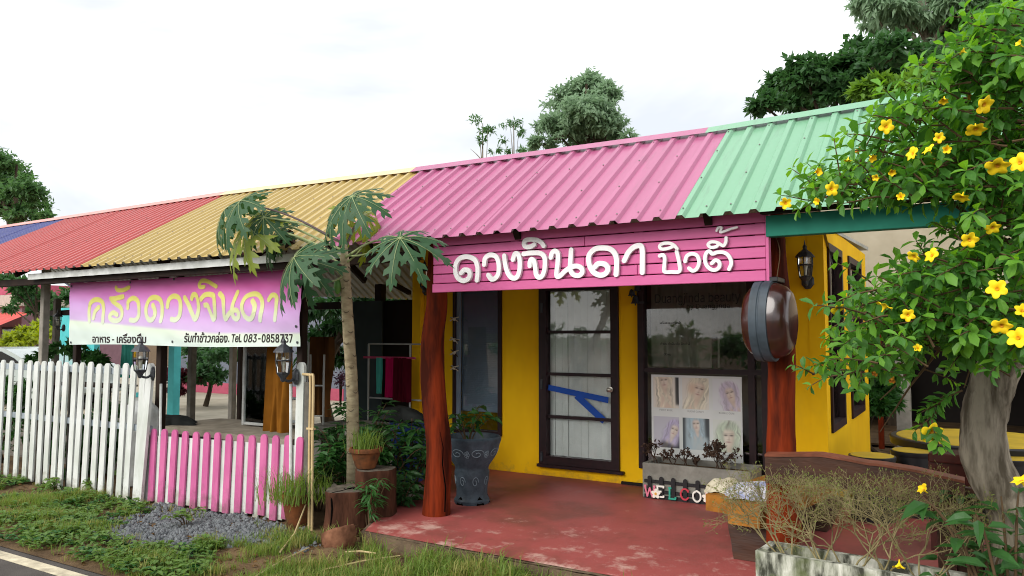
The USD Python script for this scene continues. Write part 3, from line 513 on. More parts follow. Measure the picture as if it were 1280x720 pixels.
# ------------------------------------------------------------------ the pink shop sign
SY = 4.9
sign = thing('shop_sign', 'pink slatted wooden shop sign with white raised Thai lettering above the porch', 'sign', (-2.4, SY, 1.95))
X0, X1, Zb = -3.70, -1.09, 1.955
for k in range(6):
    z = Zb + k * .0745; cuts = [X0, -2.35 if k in (2, 4) else -1.95, X1] if k not in (0, 5) else [X0, X1]
    for a, b in zip(cuts[:-1], cuts[1:]): part(sign, 'plank', bx(a + .002, b - .002, SY - (.012 if k == 0 else 0), SY + .02, z, z + .0665 + (.0 if k < 5 else -.002), .003), 'sign_pink')
part(sign, 'backing', bx(X0 + .05, X1 - .05, SY + .045, SY + .06, Zb + .01, 2.395), 'sign_back')
for x in (X0 + .03, -2.95, -1.95, X1 - .04): part(sign, 'batten', bx(x - .03, x + .03, SY + .021, SY + .044, Zb + .005, 2.395), 'sign_pink')
part(sign, 'end_board', bx(X1, X1 + .018, SY - .005, SY + .06, Zb, 2.4), 'sign_pink')
def A(u, v): return (540 + u / 6.4, 280 + v / 6.4)
def B(u, v): return (720 + u / 4.923, 270 + v / 4.923)
wA, wB = 37 / 6.4, 31 / 4.923
SIGN = [(A, wA, [[(238, 392), (262, 368), (295, 372), (308, 405), (293, 440), (255, 455), (215, 435), (193, 390), (195, 325), (225, 278), (285, 262), (345, 285), (368, 340), (370, 400), (364, 450)]]),
 (A, wA, [[(422, 325), (430, 275), (470, 248), (520, 265), (540, 330), (535, 400), (510, 435), (480, 442), (455, 410)]]),
 (A, wA, [[(583, 255), (590, 320), (610, 390), (645, 432), (685, 425), (705, 370), (708, 300), (695, 245), (668, 240), (652, 285)]]),
 (A, wA, [[(738, 240), (800, 232), (870, 235), (905, 270), (907, 350), (890, 410), (862, 428), (838, 405), (830, 340), (820, 295), (800, 283), (788, 305), (787, 335)]]),
 (A, wA * .95, [[(822, 165), (795, 182), (755, 183), (740, 160), (752, 132), (795, 124), (845, 130), (880, 150), (898, 176)]]),
 (A, wA, [[(955, 268), (965, 232), (990, 217), (1012, 240), (1010, 320), (1000, 390), (1005, 420), (1030, 415), (1075, 372), (1120, 345), (1165, 337), (1200, 355), (1207, 388), (1180, 413), (1140, 408), (1115, 378), (1110, 330), (1114, 270), (1118, 208)]]),
 (B, wB, [[(118, 315), (140, 294), (180, 297), (200, 325), (185, 355), (150, 365), (110, 345), (85, 300), (83, 245), (115, 207), (160, 197), (215, 205), (246, 240), (254, 290), (250, 360)]]),
 (B, wB, [[(300, 275), (325, 225), (360, 192), (398, 183), (411, 210), (412, 280), (411, 348)]]),
 (B, wB * .7, [[(518, 246), (538, 240), (549, 262), (546, 310), (547, 343), (590, 345), (640, 340), (636, 280), (622, 220)]]),
 (B, wB * .62, [[(600, 188), (570, 200), (530, 204), (517, 187), (535, 171), (575, 168), (605, 180), (625, 203)]]),
 (B, wB * .7, [[(674, 280), (685, 247), (715, 233), (748, 245), (760, 285), (746, 325), (720, 338), (698, 322)]]),
 (B, wB * .7, [[(838, 292), (862, 272), (885, 288), (882, 318), (852, 334), (817, 318), (797, 280), (801, 235), (822, 217), (842, 234), (872, 224), (915, 226), (945, 250), (958, 290), (944, 328)]]),
 (B, wB * .6, [[(882, 172), (865, 189), (832, 194), (815, 177), (835, 160), (872, 164), (908, 184), (924, 162), (926, 135)]]),
 (B, wB * .42, [[(867, 92), (878, 73), (898, 72), (890, 100), (918, 94), (955, 80), (992, 71)]])]
def map_stroke(fn, st, Y): return [(lambda p: (p[0], p[2]))(atY(*fn(u, v), Y)) for u, v in st]
LY = SY - .015
for fn, w, sts in SIGN:
    sc = mpp(atY(*fn(*sts[0][0]), LY)) * 1.03
    part(sign, 'letter', poly_extrude(unary_union([stroke(map_stroke(fn, s, LY), w * sc) for s in sts]), LY - .012, LY + .012), 'letter_white')

# ------------------------------------------------------------------ the restaurant's banner
BY = 5.05
p0, p1 = atY(88, 355, BY), atY(373, 432, BY); BX0, BX1 = p0[0], atY(375, 400, BY)[0]
banner = thing('banner', 'printed cloth banner in pink and lavender with yellow Thai lettering above the white fence', 'banner', (BX0, BY, BZ0))
def wrinkle(x, z):
    p = np.stack([x * 1.3, z * 3.0 + x * .8, 0 * x], -1); q = np.stack([x * 5 + z * 6, z * 3 - x * 2, 0 * x], -1)
    return .05 * (meshkit.fbm(p, 3, 21) - .5) + .016 * (meshkit.fbm(q, 3, 4) - .5) + .012 * np.sin((z - 1.6) * 16 + x * 3) * np.exp(-((x + 6.2) / .8) ** 2)
nx, nz = 130, 36; U, T = np.meshgrid(np.linspace(BX0, BX1, nx), np.linspace(0, 1, nz), indexing='ij')
ztop = 2.235 - .012 * np.sin((U - BX0) / (BX1 - BX0) * math.pi); zbot = 1.50 + .008 * np.sin(U * 2.1); Z = zbot + (ztop - zbot) * T
V = np.stack([U, BY + wrinkle(U, Z), Z], -1).reshape(-1, 3); i, j = np.meshgrid(np.arange(nx - 1), np.arange(nz - 1), indexing='ij'); a = (i * nz + j).ravel(); q = np.stack([a, a + nz, a + nz + 1, a + 1], 1)
part(banner, 'cloth', (V, np.vstack([q[:, [0, 1, 2]], q[:, [0, 2, 3]]])), 'banner_print', smooth=True)
def on_banner(shape, th=.003):
    m = poly_extrude(shape, BY - th, BY - .0005); v, f = dense(m, .05); v[:, 1] += wrinkle(v[:, 0], v[:, 2]); return v, f
def Cc(u, v): return (80 + u / 7.2, 340 + v / 7.2)
def Dd(u, v): return (220 + u / 7.2, 340 + v / 7.2)
BAN = [(Cc, 38, [[(225, 440), (220, 370), (228, 300), (258, 258), (300, 248), (335, 272), (345, 340), (342, 450)], [(258, 415), (272, 360), (303, 318)]]),
 (Cc, 38, [[(415, 242), (465, 238), (532, 222)], [(428, 262), (460, 285), (505, 320), (518, 380), (500, 425), (455, 440), (410, 425), (402, 390), (430, 365), (470, 385)]]),
 (Cc, 32, [[(475, 140), (490, 163), (540, 163), (588, 138)]]),
 (Cc, 38, [[(570, 322), (580, 265), (618, 235), (660, 258), (675, 320), (668, 400), (640, 435), (598, 432)]]),
 (Cc, 40, [[(872, 440), (880, 380), (882, 300), (862, 245), (812, 228), (765, 250), (740, 320), (745, 400), (775, 435), (812, 410), (818, 350), (800, 300)]]),
 (Cc, 40, [[(930, 312), (945, 245), (985, 217), (1030, 233), (1046, 300), (1036, 390), (1005, 430), (965, 425)]]),
 (Dd, 40, [[(78, 232), (110, 300), (142, 385), (163, 425), (185, 380), (200, 290), (193, 215), (162, 205), (140, 238)]]),
 (Dd, 40, [[(235, 245), (270, 208), (320, 202), (355, 222), (360, 300), (347, 390), (325, 425), (305, 360), (292, 302), (265, 300)]]),
 (Dd, 32, [[(258, 135), (225, 135), (215, 105), (240, 78), (290, 85), (330, 110), (365, 130)]]),
 (Dd, 38, [[(405, 195), (438, 240), (445, 320), (437, 410), (452, 420), (490, 375), (530, 345), (565, 350), (572, 395), (548, 425), (520, 395), (520, 320), (535, 250), (552, 182)]]),
 (Dd, 40, [[(690, 260), (715, 310), (708, 385), (668, 425), (622, 390), (607, 310), (627, 230), (680, 198), (735, 205), (770, 260), (775, 340), (762, 432)]]),
 (Dd, 38, [[(832, 250), (865, 208), (900, 222), (903, 300), (892, 430)]])]
for fn, w, sts in BAN:
    sc = mpp(atY(*fn(*sts[0][0]), BY)) / 7.2 * 1.18
    part(banner, 'letter', on_banner(unary_union([stroke(map_stroke(fn, s, BY), w * sc) for s in sts])), 'banner_letter')
def banner_text(s, x0, x1, ybase, h, thai):
    a, b = atY(x0, ybase, BY), atY(x1, ybase, BY); sh = font_shape(s, h, thai).buffer(.0022); bb = sh.bounds; sh = affinity.scale(sh, (b[0] - a[0]) / (bb[2] - bb[0]), 1.0, origin=(0, 0)); bb = sh.bounds
    part(banner, 'print_line', on_banner(affinity.translate(sh, a[0] - bb[0], a[2])), 'ink', kind='stuff')
banner_text('อาหาร - เครื่องดื่ม', 115, 183, 428, .085, True); banner_text('รับทำข้าวกล่อง', 232, 285, 427.5, .085, True); banner_text('. Tel. 083-0858737', 286, 365, 427.5, .075, False)
for px, py in ((90, 358), (163, 353), (218, 349), (372, 341), (88, 428), (216, 427), (371, 428), (371, 408)):
    p = atY(px, py, BY); y = BY - .004 + float(wrinkle(np.array([p[0]]), np.array([p[2]]))[0]); m = lathe([(.012, 0), (.014, .003), (.008, .005)], 10)
    part(banner, 'eyelet', (np.stack([m[0][:, 0] + p[0], y - m[0][:, 2], m[0][:, 1] + p[2]], 1), m[1]), 'iron')
# ------------------------------------------------------------------ fence and gate
FY = 4.45
def picket(x, y, z0, z1, w, lean, th=.018, flat=False):
    h = z1 - z0; s = sbox(-w / 2, 0, w / 2, h - (0 if flat else w / 2))
    if not flat: s = s.union(Point(0, h - w / 2).buffer(w / 2, quad_segs=6))
    v, f = poly_extrude(s, y - th / 2, y + th / 2); v[:, 0] += x + lean * (v[:, 2] / h - 1); v[:, 2] += z0; return v, f
fence = thing('picket_fence', 'white wooden picket fence with round topped pickets standing along the weedy verge', 'fence', (-8.2, FY, 0))
rf = np.random.default_rng(11)
pxs = [-17, -7] + [u / 2.4825 for u in (10, 37, 66, 93, 116, 137, 161, 184, 208, 234, 258, 284, 310, 336, 364, 391, 418, 447)]
for k, px in enumerate(pxs):
    p = atY(px, 452.5, FY); t = k / 20
    part(fence, 'picket', picket(p[0], FY + rf.uniform(-.004, .004), .03 + rf.uniform(-.02, .03) - .02 * t, 1.335 + rf.uniform(-.012, .01), .084, .02 + .055 * t + rf.uniform(-.012, .012)), 'white_paint')
for z in (1.255, .72): part(fence, 'rail', bx(-10.1, -6.72, FY + .012, FY + .05, z - .03, z + .03, .003), 'rail_paint')
for px in (51, 92): p = atY(px, 470, FY + .08); part(fence, 'post', bx(p[0] - .04, p[0] + .04, FY + .052, FY + .12, 0, 1.25), 'grey_post')
GY = 4.5
gate = thing('picket_gate', 'low pink and white striped picket gate between two lamp posts', 'gate', (-5.9, GY, 0))
gx = [450, 480, 510, 540, 570, 601, 632, 663, 696, 729, 763, 798, 832, 868, 903]; gp = [atY(u / 2.4825, 538 + .055 * (u / 2.4825 - 181), GY)[0] for u in gx]
GS = lambda x: GY + (x + 6.8) * .06
for k, x in enumerate(gp):
    t = k / 14; part(gate, 'pink_picket', picket(x, GS(x) - .012, .05 + rf.uniform(-.015, .02), .715 + .05 * t + rf.uniform(-.012, .012), .078, .03 + rf.uniform(-.008, .008)), 'pink_paint')
    if k < 14:
        xm = (x + gp[k + 1]) / 2; part(gate, 'white_picket', picket(xm, GS(xm) + .004, .03 + rf.uniform(-.02, .025), .655 + .03 * t, .066, .03 + rf.uniform(-.008, .008), .012, True), 'white_paint')
for z in (.62, .2): part(gate, 'rail', bar((gp[0], GS(gp[0]) + .03, z), (gp[-1], GS(gp[-1]) + .03, z + .03), .035, .05), 'white_paint')
lp = atY(189, 455, FY); q = atY(174, 640, FY)
gpost = thing('gate_post', 'leaning white painted gate post left of the pink gate carrying a lantern', 'post', (lp[0], FY, 0))
part(gpost, 'board', picket(lp[0], FY + .0, 0.0, 1.345, .09, .13, .03), 'white_paint'); part(gpost, 'pipe', tube([(lp[0] + .1, FY + .06, 0), (lp[0] + .07, FY + .06, 1.15)], .012, 8), 'white_metal')
rp = atY(375, 455, 4.6); RPY = 4.62
gpost2 = thing('gate_post', 'white board post right of the pink gate with cream conduits beside it', 'post', (rp[0], RPY, 0))
part(gpost2, 'board', picket(rp[0], RPY, 0, 1.385, .085, .02, .03), 'white_paint')
part(gpost2, 'concrete_core', bx(rp[0] + .045, rp[0] + .10, RPY - .01, RPY + .06, 0, 1.22, .004), 'grey_post')
for k in range(2):
    x = rp[0] + .125 + k * .035; part(gpost2, 'conduit', tube(smooth_path([(x - .09, RPY - .02, 1.285 - k * .0), (x - .03, RPY - .02, 1.28), (x, RPY - .02, 1.23), (x, RPY - .02, .7), (x + .01, RPY - .02, 0)], 5), .011, 8), 'pipe_cream', smooth=40)
part(gpost2, 'conduit_clip', bx(rp[0] + .10, rp[0] + .18, RPY - .035, RPY - .005, .83, .845), 'pipe_cream')
part(gpost2, 'pipe', tube([(rp[0] - .07, RPY - .03, .0), (rp[0] - .095, RPY - .03, 1.2)], .013, 8), 'white_metal')

# lanterns: carriage lamps on a short arm; the wall plate is at the thing's base, the arm leaves along -y
def lantern(name, label, loc, group=None, up=True):
    t = thing(name, label, 'lantern', loc, group); L = np.array(loc, float); c = L + np.array([0, -.12, .11 if up else -.06])
    def at_(prof, n=6, dz=0.0): return lathe(prof, n, c + np.array([0, 0, dz]))
    part(t, 'roof', at_([(.075, .10), (.085, .098), (.082, .108), (.055, .14), (.022, .165), (.016, .18), (.02, .19), (.006, .215), (.003, .25)], 8), 'iron')
    part(t, 'glass', at_([(.05, -.075), (.064, .03), (.062, .098)], 6), 'glass')
    for k in range(6):
        a = k * math.pi / 3 + math.pi / 6; o = lambda r, z: c + np.array([r * math.cos(a), r * math.sin(a), z])
        part(t, 'cage_bar', tube([o(.051, -.08), o(.066, .03), o(.066, .1)], .0045, 5), 'iron')
    part(t, 'base', at_([(.008, -.15), (.02, -.14), (.026, -.115), (.05, -.085), (.056, -.075), (.05, -.07)], 8), 'iron'); part(t, 'ring', at_([(.066, .025), (.07, .03), (.066, .035)], 8), 'iron')
    part(t, 'bulb', at_([(.012, -.06), (.014, -.02), (.022, .02), (.016, .05), (.004, .06)], 10), 'lamp_bulb', smooth=True)
    part(t, 'arm', tube(smooth_path([L + np.array([0, -.01, 0.0]), L + np.array([0, -.06, -.035]), L + np.array([0, -.115, -.02]), c + np.array([0, 0, -.13])], 6), .011, 8), 'iron', smooth=50)
    m = lathe([(.055, 0), (.058, .012), (.045, .024), (.02, .03)], 8); part(t, 'wall_plate', (np.stack([m[0][:, 0] + L[0], L[1] - m[0][:, 2], m[0][:, 1] * 1.25 + L[2]], 1), m[1][:, ::-1]), 'iron')
    return t
lg = 'carriage lanterns on the gate posts'
a = atY(193, 467, FY - .02); ln0 = lantern('lantern', 'black carriage lantern with clear glass on the leaning left gate post', (a[0] - .01, FY - .018, a[2]), lg)
stage.GetPrimAtPath(ln0).GetAttribute('xformOp:translate')
UsdGeom.Xformable(stage.GetPrimAtPath(ln0)).AddRotateZOp().Set(-22.0)
a = atY(371, 471, RPY - .02); copy_of(ln0, 'lantern', 'black carriage lantern with clear glass on the right gate post beside the conduits', (a[0], RPY - .018, a[2]), -22, lg)
a = atY(1010, 352, WY); ln1 = lantern('wall_lantern', 'small black lantern on the yellow wall right of the hanging drum', (a[0], WY - .001, a[2]), 'small black wall lanterns')
a = atY(527, 362, 7.0); copy_of(ln1, 'wall_lantern', 'small black lantern in shade under the roof left of the first red pillar', (a[0], 7.1, a[2]), 25, 'small black wall lanterns')
a = atY(80, 410, 7.9); copy_of(ln1, 'wall_lantern', 'small black lantern hanging left of the banner before the turquoise wall', (a[0], 7.9, a[2]), 0, 'small black wall lanterns')

# ------------------------------------------------------------------ drum on the right pillar
DY = 4.93; dc = atY(962, 401, DY)
drum = thing('drum', 'dark polished wooden barrel drum with a black strap hung on the right trunk pillar', 'drum', tuple(dc))
# lies on its side: barrel axis along x, strap round the middle
prof = [(.02, -.152), (.12, -.15), (.165, -.138), (.195, -.11), (.214, -.07), (.222, -.02), (.224, .02), (.214, .07), (.195, .11), (.165, .138), (.12, .15), (.02, .152)]
m = lathe(prof, 36); v = np.stack([m[0][:, 2], m[0][:, 0] * .7, m[0][:, 1] * 1.08], 1); part(drum, 'body', rotz((v + dc, m[1]), -8, dc), 'drum_wood', smooth=60)
m = lathe([(.205, -.058), (.236, -.055), (.238, -.008), (.232, -.003), (.232, .003), (.238, .008), (.236, .055), (.205, .058)], 40); v = np.stack([m[0][:, 2] - .02, m[0][:, 0] * .7, m[0][:, 1] * 1.08], 1); part(drum, 'strap', rotz((v + dc, m[1]), -8, dc), 'black_rubber', smooth=30)
part(drum, 'bracket', bx(dc[0] - .04, dc[0] + .06, DY - .03, DY + .2, dc[2] + .245, dc[2] + .275, .004), 'black_paint'); part(drum, 'wire', tube(smooth_path([dc + [.05, 0, .27], dc + [.06, .05, .45], dc + [0, .1, .6]], 6), .003, 5), 'stem_brown')

# ------------------------------------------------------------------ window planter with the welcome plaque
wl = atY(803, 578, 6.72); W0, W1 = wl[0], wl[0] + .98; PYF = 6.72
pt = thing('planter_box', 'grey concrete planter box with welcome letters below the shop window', 'planter', (W0, PYF, .123))
zt = wl[2] + .0
part(pt, 'front_panel', bx(W0, W1, PYF, PYF + .035, .124, zt, .004), 'concrete'); part(pt, 'back_panel', bx(W0, W1, 7.10, 7.135, .124, zt, .004), 'concrete')
for x in (W0, W1 - .035): part(pt, 'end_panel', bx(x + .001, x + .034, PYF + .035, 7.10, .124, zt - .003), 'concrete')
part(pt, 'earth', bx(W0 + .034, W1 - .034, PYF + .034, 7.1, .13, zt - .05), 'soil')
za = atY(820, 601, PYF)[2]; zb = atY(820, 614, PYF)[2]; zc = atY(820, 621, PYF)[2]
for z, h in ((za - .005, .028), (zb, .028), (zc, .04)): part(pt, 'plaque_rail', bx(W0 + .02, W1 - .05, PYF - .014, PYF - .0005, z - h / 2, z + h / 2, .002), 'black_paint')
for k in range(7): x = W0 + .075 + k * .112; part(pt, 'plaque_picket', picket(x, PYF - .02, zc - .02, za + .045, .036, 0, .01), 'black_paint')
LETT = ['M 0 0 L .5 -1', ]
def letter_poly(ch, h):
    w = .2
    S = {'W': [[(0, 1), (.25, 0), (.5, .8), (.75, 0), (1, 1)], [(-.08, 1), (.15, 1)], [(.85, 1), (1.08, 1)]], 'E': [[(.1, 0), (.1, 1)], [(0, 1), (.7, 1), (.7, .85)], [(0, 0), (.7, 0), (.7, .15)], [(.1, .5), (.5, .5)]], 'L': [[(.12, 0), (.12, 1)], [(0, 1), (.3, 1)], [(0, 0), (.7, 0), (.7, .2)]],
         'C': [[(.75, .8), (.55, .98), (.25, .95), (.05, .65), (.05, .35), (.25, .05), (.55, .02), (.75, .2)], [(.75, .95), (.75, .7)]], 'O': [[(.4, 1), (.1, .8), (.03, .5), (.1, .2), (.4, 0), (.7, .2), (.77, .5), (.7, .8), (.4, 1)]], 'M': [[(.05, 0), (.1, 1), (.5, .2), (.9, 1), (.95, 0)]]}
    return affinity.scale(unary_union([LineString(smooth_path(s, 4) if len(s) > 5 else s).buffer(w / 2 * .75, cap_style=2 if len(s) < 5 else 1) for s in S[ch]]), h, h, origin=(0, 0))
for k, (ch, mt_) in enumerate(zip('WELCOME', ('w_pink', 'w_white', 'w_teal', 'w_red', 'w_white', 'w_pink', 'w_teal'))):
    sh = letter_poly(ch, .094); x = W0 + .035 + k * .112; part(pt, 'letter', on_plane(sh, PYF - .026, .012, x, zb - .045 + .006 * (k % 2)), mt_)
for px, py in ((820, 617), (884, 622)):
    p = atY(px, py, PYF - .04); fl = part(pt, 'wooden_flower', cat([on_plane(affinity.rotate(affinity.translate(affinity.scale(Point(0, 0).buffer(1, quad_segs=5), .016, .024), 0, .022), 72 * k, origin=(0, 0)), PYF - .04 - .001 * k, .005, p[0], p[2]) for k in range(5)]), 'petal_white'); part(fl, 'core', on_plane(Point(0, 0).buffer(.012), PYF - .0445, .006, p[0], p[2]), 'petal_core')
def bare_shrub(base, h, spread, seed, levels=5, r0=.009, nst=3, out=None, lean=(0, 0)):
    """Forking bare twigs grown from one foot: list of tube meshes and the twig tips."""
    r = np.random.default_rng(seed); ms, tips = [], []
    def grow(p, d, L, rad, lev):
        q = p + d * L; mid = (p + q) / 2 + r.normal(size=3) * L * .06; ms.append(tube([p, mid, q], [rad, rad * .9, rad * .8], 4 if lev > 1 else 6, cap=False)); tips.append((q, d, lev))
        if lev >= levels or (lev > 3 and r.random() < .18): return
        for _ in range(2 if r.random() < .72 else 3):
            nd = d + r.normal(size=3) * .56 * np.array([1, 1, .75]); nd[2] += .16; nd /= np.linalg.norm(nd); grow(q, nd, L * r.uniform(.62, .88), rad * .72, lev + 1)
    for k in range(nst):
        a = r.uniform(0, 6.28); d = np.array([math.cos(a) * spread + lean[0], math.sin(a) * spread * .7 + lean[1], 1.0]); d /= np.linalg.norm(d); grow(np.asarray(base, float) + r.normal(size=3) * [.012, .012, 0], d, h * .3, r0, 0)
    return ms, tips
for k, (px, h) in enumerate(((821, .26), (842, .24), (858, .2), (872, .14), (893, .3), (905, .28))):
    p = atY(px, 584, 6.9); pl_ = thing('dry_plant', ['withered brown plant at the left end of the window planter', 'thin withered stem second from left in the window planter', 'short withered plant before the poster middle', 'tiny withered sprig in the window planter', 'tall withered bushy plant in front of the last poster portrait', 'withered brown plant nearest the bench cloth in the window planter'][k], 'plant', (p[0], 6.9, zt - .05))
    ms, tips = bare_shrub((p[0], 6.9, zt - .05), h, .35, 40 + k, 3 if k < 4 else 4, .006, 2); part(pl_, 'stem', cat(ms), 'dry_brown')
    tp = np.array([t[0] for t in tips if t[2] >= 2]); part(pl_, 'withered_leaves', leaves(np.repeat(tp, 3, 0), unit(len(tp) * 3), unit(len(tp) * 3), .03, .016), 'dry_brown', kind='stuff')

# poster with six portraits in the window
PoY = WY + .018
a = atY(814, 468, PoY); b = atY(928, 585, PoY); poster = thing('poster', 'white salon poster with six pale portraits behind the lower shop window pane', 'poster', (a[0], PoY, a[2] - .7))
PX0, PX1, PZ1 = a[0], atY(928, 520, PoY)[0], a[2]; PZ0 = PZ1 - .80
part(poster, 'sheet', bx(PX0, PX1, PoY - .001, PoY, PZ0, PZ1), 'poster_white')
cw = (PX1 - PX0) / 3
def ell(cx, cz, rx, rz, ang=0): return affinity.translate(affinity.rotate(affinity.scale(Point(0, 0).buffer(1, quad_segs=8), rx, rz), ang), cx, cz)
def spline_poly(p): return Polygon(smooth_path(list(p) + [p[0]], 4)).buffer(0)

def portrait_tones(k, nx, nz):
    # a bleached studio portrait as soft printed tones on a grid: k picks pose, hair colour and crop
    r_ = np.random.default_rng(200 + k); x, z = np.meshgrid(np.linspace(0, 1, nx), np.linspace(0, 1.15, nz), indexing='ij')
    bgc, hair, skin = [('#e3dcd2', '#e6dcc6', '#dfc9b6'), ('#e6e0d6', '#e2dac4', '#e3cdb8'), ('#dfe0e2', '#cbbfd0', '#d9c4b2'), ('#c4c2cc', '#b8aecb', '#e0d2c6'), ('#a9b8bf', '#a5bac4', '#dccabc'), ('#dfe2da', '#c2cdb8', '#e2d4c2')][k]
    ox, oz, sc, tl = [(.42, 1.0, .95, .1), (.62, .72, 1.15, -.25), (.62, .62, .95, .3), (.80, .66, .85, -.35), (.5, .92, .8, .12), (.55, .55, 1.2, .0)][k]
    u0, w0 = (x - ox) / sc, (z - oz) / sc; u, w = u0 * math.cos(tl) + w0 * math.sin(tl), -u0 * math.sin(tl) + w0 * math.cos(tl)
    wob = meshkit.fbm(np.stack([u * 4, w * 4, 0 * u + k], -1), 3, k) - .5; strand = meshkit.fbm(np.stack([u * 22 + wob * 5, w * 2.2, 0 * u + 3 * k], -1), 3, k + 9) - .5
    col = np.ones((nx, nz, 3)) * np.array(lin(bgc))
    def mixin(m, c, a=1.0): nonlocal col; m = np.clip(m, 0, 1)[..., None] * a; col = col * (1 - m) + np.array(lin(c) if isinstance(c, str) else c) * m
    S = lambda d, e: 1 / (1 + np.exp(np.clip(d / e, -40, 40)))          # soft edge: 1 inside where d < 0
    E = lambda cx, cz, rx, rz: np.sqrt(((u - cx) / rx) ** 2 + ((w - cz) / rz) ** 2) - 1
    if k == 0: mixin(S(.86 - x, .01) * S(.12 - z, .02), '#2b2c2e')
    if k == 3: mixin(S(.66 - x, .02) * S(z - .62, .03), '#25282c')
    if k == 4: mixin(S(np.abs(x - .92) - .1, .02) + S(np.abs(x - .04) - .07, .02), '#3a3f42')
    hm = np.maximum(S(E(0, .06, .38, .42), .05), S(np.abs(u + .02 + .1 * wob) - (.36 + .06 * wob * 3), .04) * S(w - .05, .05))
    mixin(hm, hair); col *= (1 + hm * strand * .9)[..., None]; mixin(hm * np.clip(-strand * 3 - .2, 0, 1), '#8d8378', .6)
    mixin(S(np.abs(u) - (.12 + .25 * np.clip(-w - .42, 0, .5)), .025) * S(w + .2, .03), skin); mixin(S(np.abs(u - .1) - .06, .05) * S(np.abs(w + .33) - .06, .04), '#a08674', .5)
    fm = S(E(0, -.02, .215, .30) + .25 * np.clip(-w - .1, 0, 1) * np.abs(u) * 4, .06); mixin(fm, skin); side = 1 if k % 2 else -1
    mixin(fm * S(-(u * side) + .1, .05), '#b79c88', .55); mixin(fm * S(E(-.03 * side, .0, .12, .2), .2), '#f0e4d8', .6)
    for sx_ in (-.085, .095):
        mixin(S(E(sx_, .045, .06, .03), .35), '#a58f80', .7); mixin(S(E(sx_, .042, .042, .014), .3), '#3a322e', .85); mixin(S(E(sx_, .052, .05, .008), .4), '#2b2523', .6); mixin(S(E(sx_, .10 + .03 * abs(sx_), .058, .009), .5), '#93826f', .6)
    mixin(S(E(.01 * side + .012, -.045, .02, .075), .5), '#bd9f8c', .5); mixin(S(E(.005, -.085, .035, .01), .5), '#9a7b6a', .6); mixin(S(E(0, -.155, .062, .022), .3), '#b9837c', .75); mixin(S(E(0, -.153, .058, .004), .4), '#80504a', .6)
    lock = S(np.abs(u + .2 - .12 * (w - .1) ** 2 * 3 + wob * .06) - .055, .02) * S(w - .34, .04) + S(np.abs(u - .22 + .1 * (w - .1) ** 2 * 3 - wob * .06) - .045, .02) * S(w - .34, .04) + S(np.abs(w - .27 + .5 * u * u) - .06, .03) * S(np.abs(u) - .26, .03)
    mixin(lock, hair, .9); col *= (1 + np.clip(lock, 0, 1) * strand * .8)[..., None]
    if k == 1: mixin(S(E(-.22, -.02, .12, .16), .3), '#dba68a', .5)
    if k in (3, 4): mixin(S(np.abs(u - .05) - .4, .04) * S(w + .62, .03), '#2f3236' if k == 3 else '#b6c4c8', .85)
    return np.clip(col * .92 + .03, 0, 1)
for k in range(6):
    cx = PX0 + (k % 3) * cw + .02; w_ = cw - .035; z1 = PZ1 - .022 - (k // 3) * .385; h_ = .30; z0 = z1 - h_; nx, nz = 64, 76
    X, Z = np.meshgrid(np.linspace(cx, cx + w_, nx), np.linspace(z0, z1, nz), indexing='ij'); i, j = np.meshgrid(np.arange(nx - 1), np.arange(nz - 1), indexing='ij'); a = (i * nz + j).ravel(); q = np.stack([a, a + nz, a + nz + 1, a + 1], 1)
    pp = part(poster, 'portrait', (np.stack([X.ravel(), np.full(X.size, PoY - .0018), Z.ravel()], 1), np.vstack([q[:, [0, 1, 2]], q[:, [0, 2, 3]]])), 'photo_print')
    UsdGeom.PrimvarsAPI(stage.GetPrimAtPath(pp)).CreatePrimvar('print_tone', Sdf.ValueTypeNames.Color3fArray, 'vertex').Set(Vt.Vec3fArray.FromNumpy(portrait_tones(k, nx, nz).reshape(-1, 3).astype(np.float32)))
for k, s in enumerate(('PINKY ROSE', 'SUGAR CANDY', 'BUBBLE GUM')):
    sh = font_shape(s, .016); bb = sh.bounds; part(poster, 'caption', on_plane(affinity.scale(sh, 1.0, 1.0), PoY - .0012, .0005, PX0 + (k + .5) * cw - bb[2] / 2, PZ1 - .352), 'ink_grey')

# wind chime of twigs and shells by the left window, bells by the shop window
p = atY(568, 372, WY - .06); wc = thing('wind_chime', 'string of twigs and shells hanging at the left window frame', 'wind chime', (p[0], WY - .06, p[2]))
part(wc, 'string', tube([(p[0], WY - .06, p[2] + .15), (p[0], WY - .06, p[2] - .55)], .003, 5), 'stem_brown')
for y in (399, 425, 441, 460):
    q = atY(568, y, WY - .06)
    for s in range(3): a_ = rf.uniform(-.9, .9); part(wc, 'twig', tube([q + [-.06 * math.cos(a_), rf.uniform(-.02, .02), -.05 * math.sin(a_)], q + [.0, -.01, .01], q + [.06 * math.cos(a_), rf.uniform(-.02, .02), .06 * math.sin(a_)]], .006, 5), 'shell' if s else 'dry_brown')
    part(wc, 'shell', rough(move(trimesh.creation.icosphere(2, .02), q), .006, 30, 3), 'shell', smooth=True)
p = atY(793, 372, WY - .05); bl = thing('hanging_bells', 'small dark bells hanging between door and shop window', 'bells', (p[0], WY - .05, p[2]))
for k, (dx, dz, s) in enumerate(((.01, -.02, 1.0), (-.03, .05, .8), (.03, .10, .8))):
    c = p + [dx, 0, dz]; bb = part(bl, 'bell', lathe([(.05 * s, -.04 * s), (.035 * s, -.02 * s), (.028 * s, .02 * s), (.012 * s, .04 * s), (.004, .045 * s)], 14, c), 'iron', smooth=40); part(bb, 'clapper', tube([c + [0, 0, .03], c + [0, 0, -.06 * s]], .006, 6), 'iron')
part(bl, 'cord', tube([p + [0, 0, -.02], p + [0.01, 0, .25]], .004, 5), 'iron'); part(bl, 'bracket', bx(p[0], p[0] + .1, WY - .06, WY - .04, p[2] - .06, p[2] - .04), 'iron')

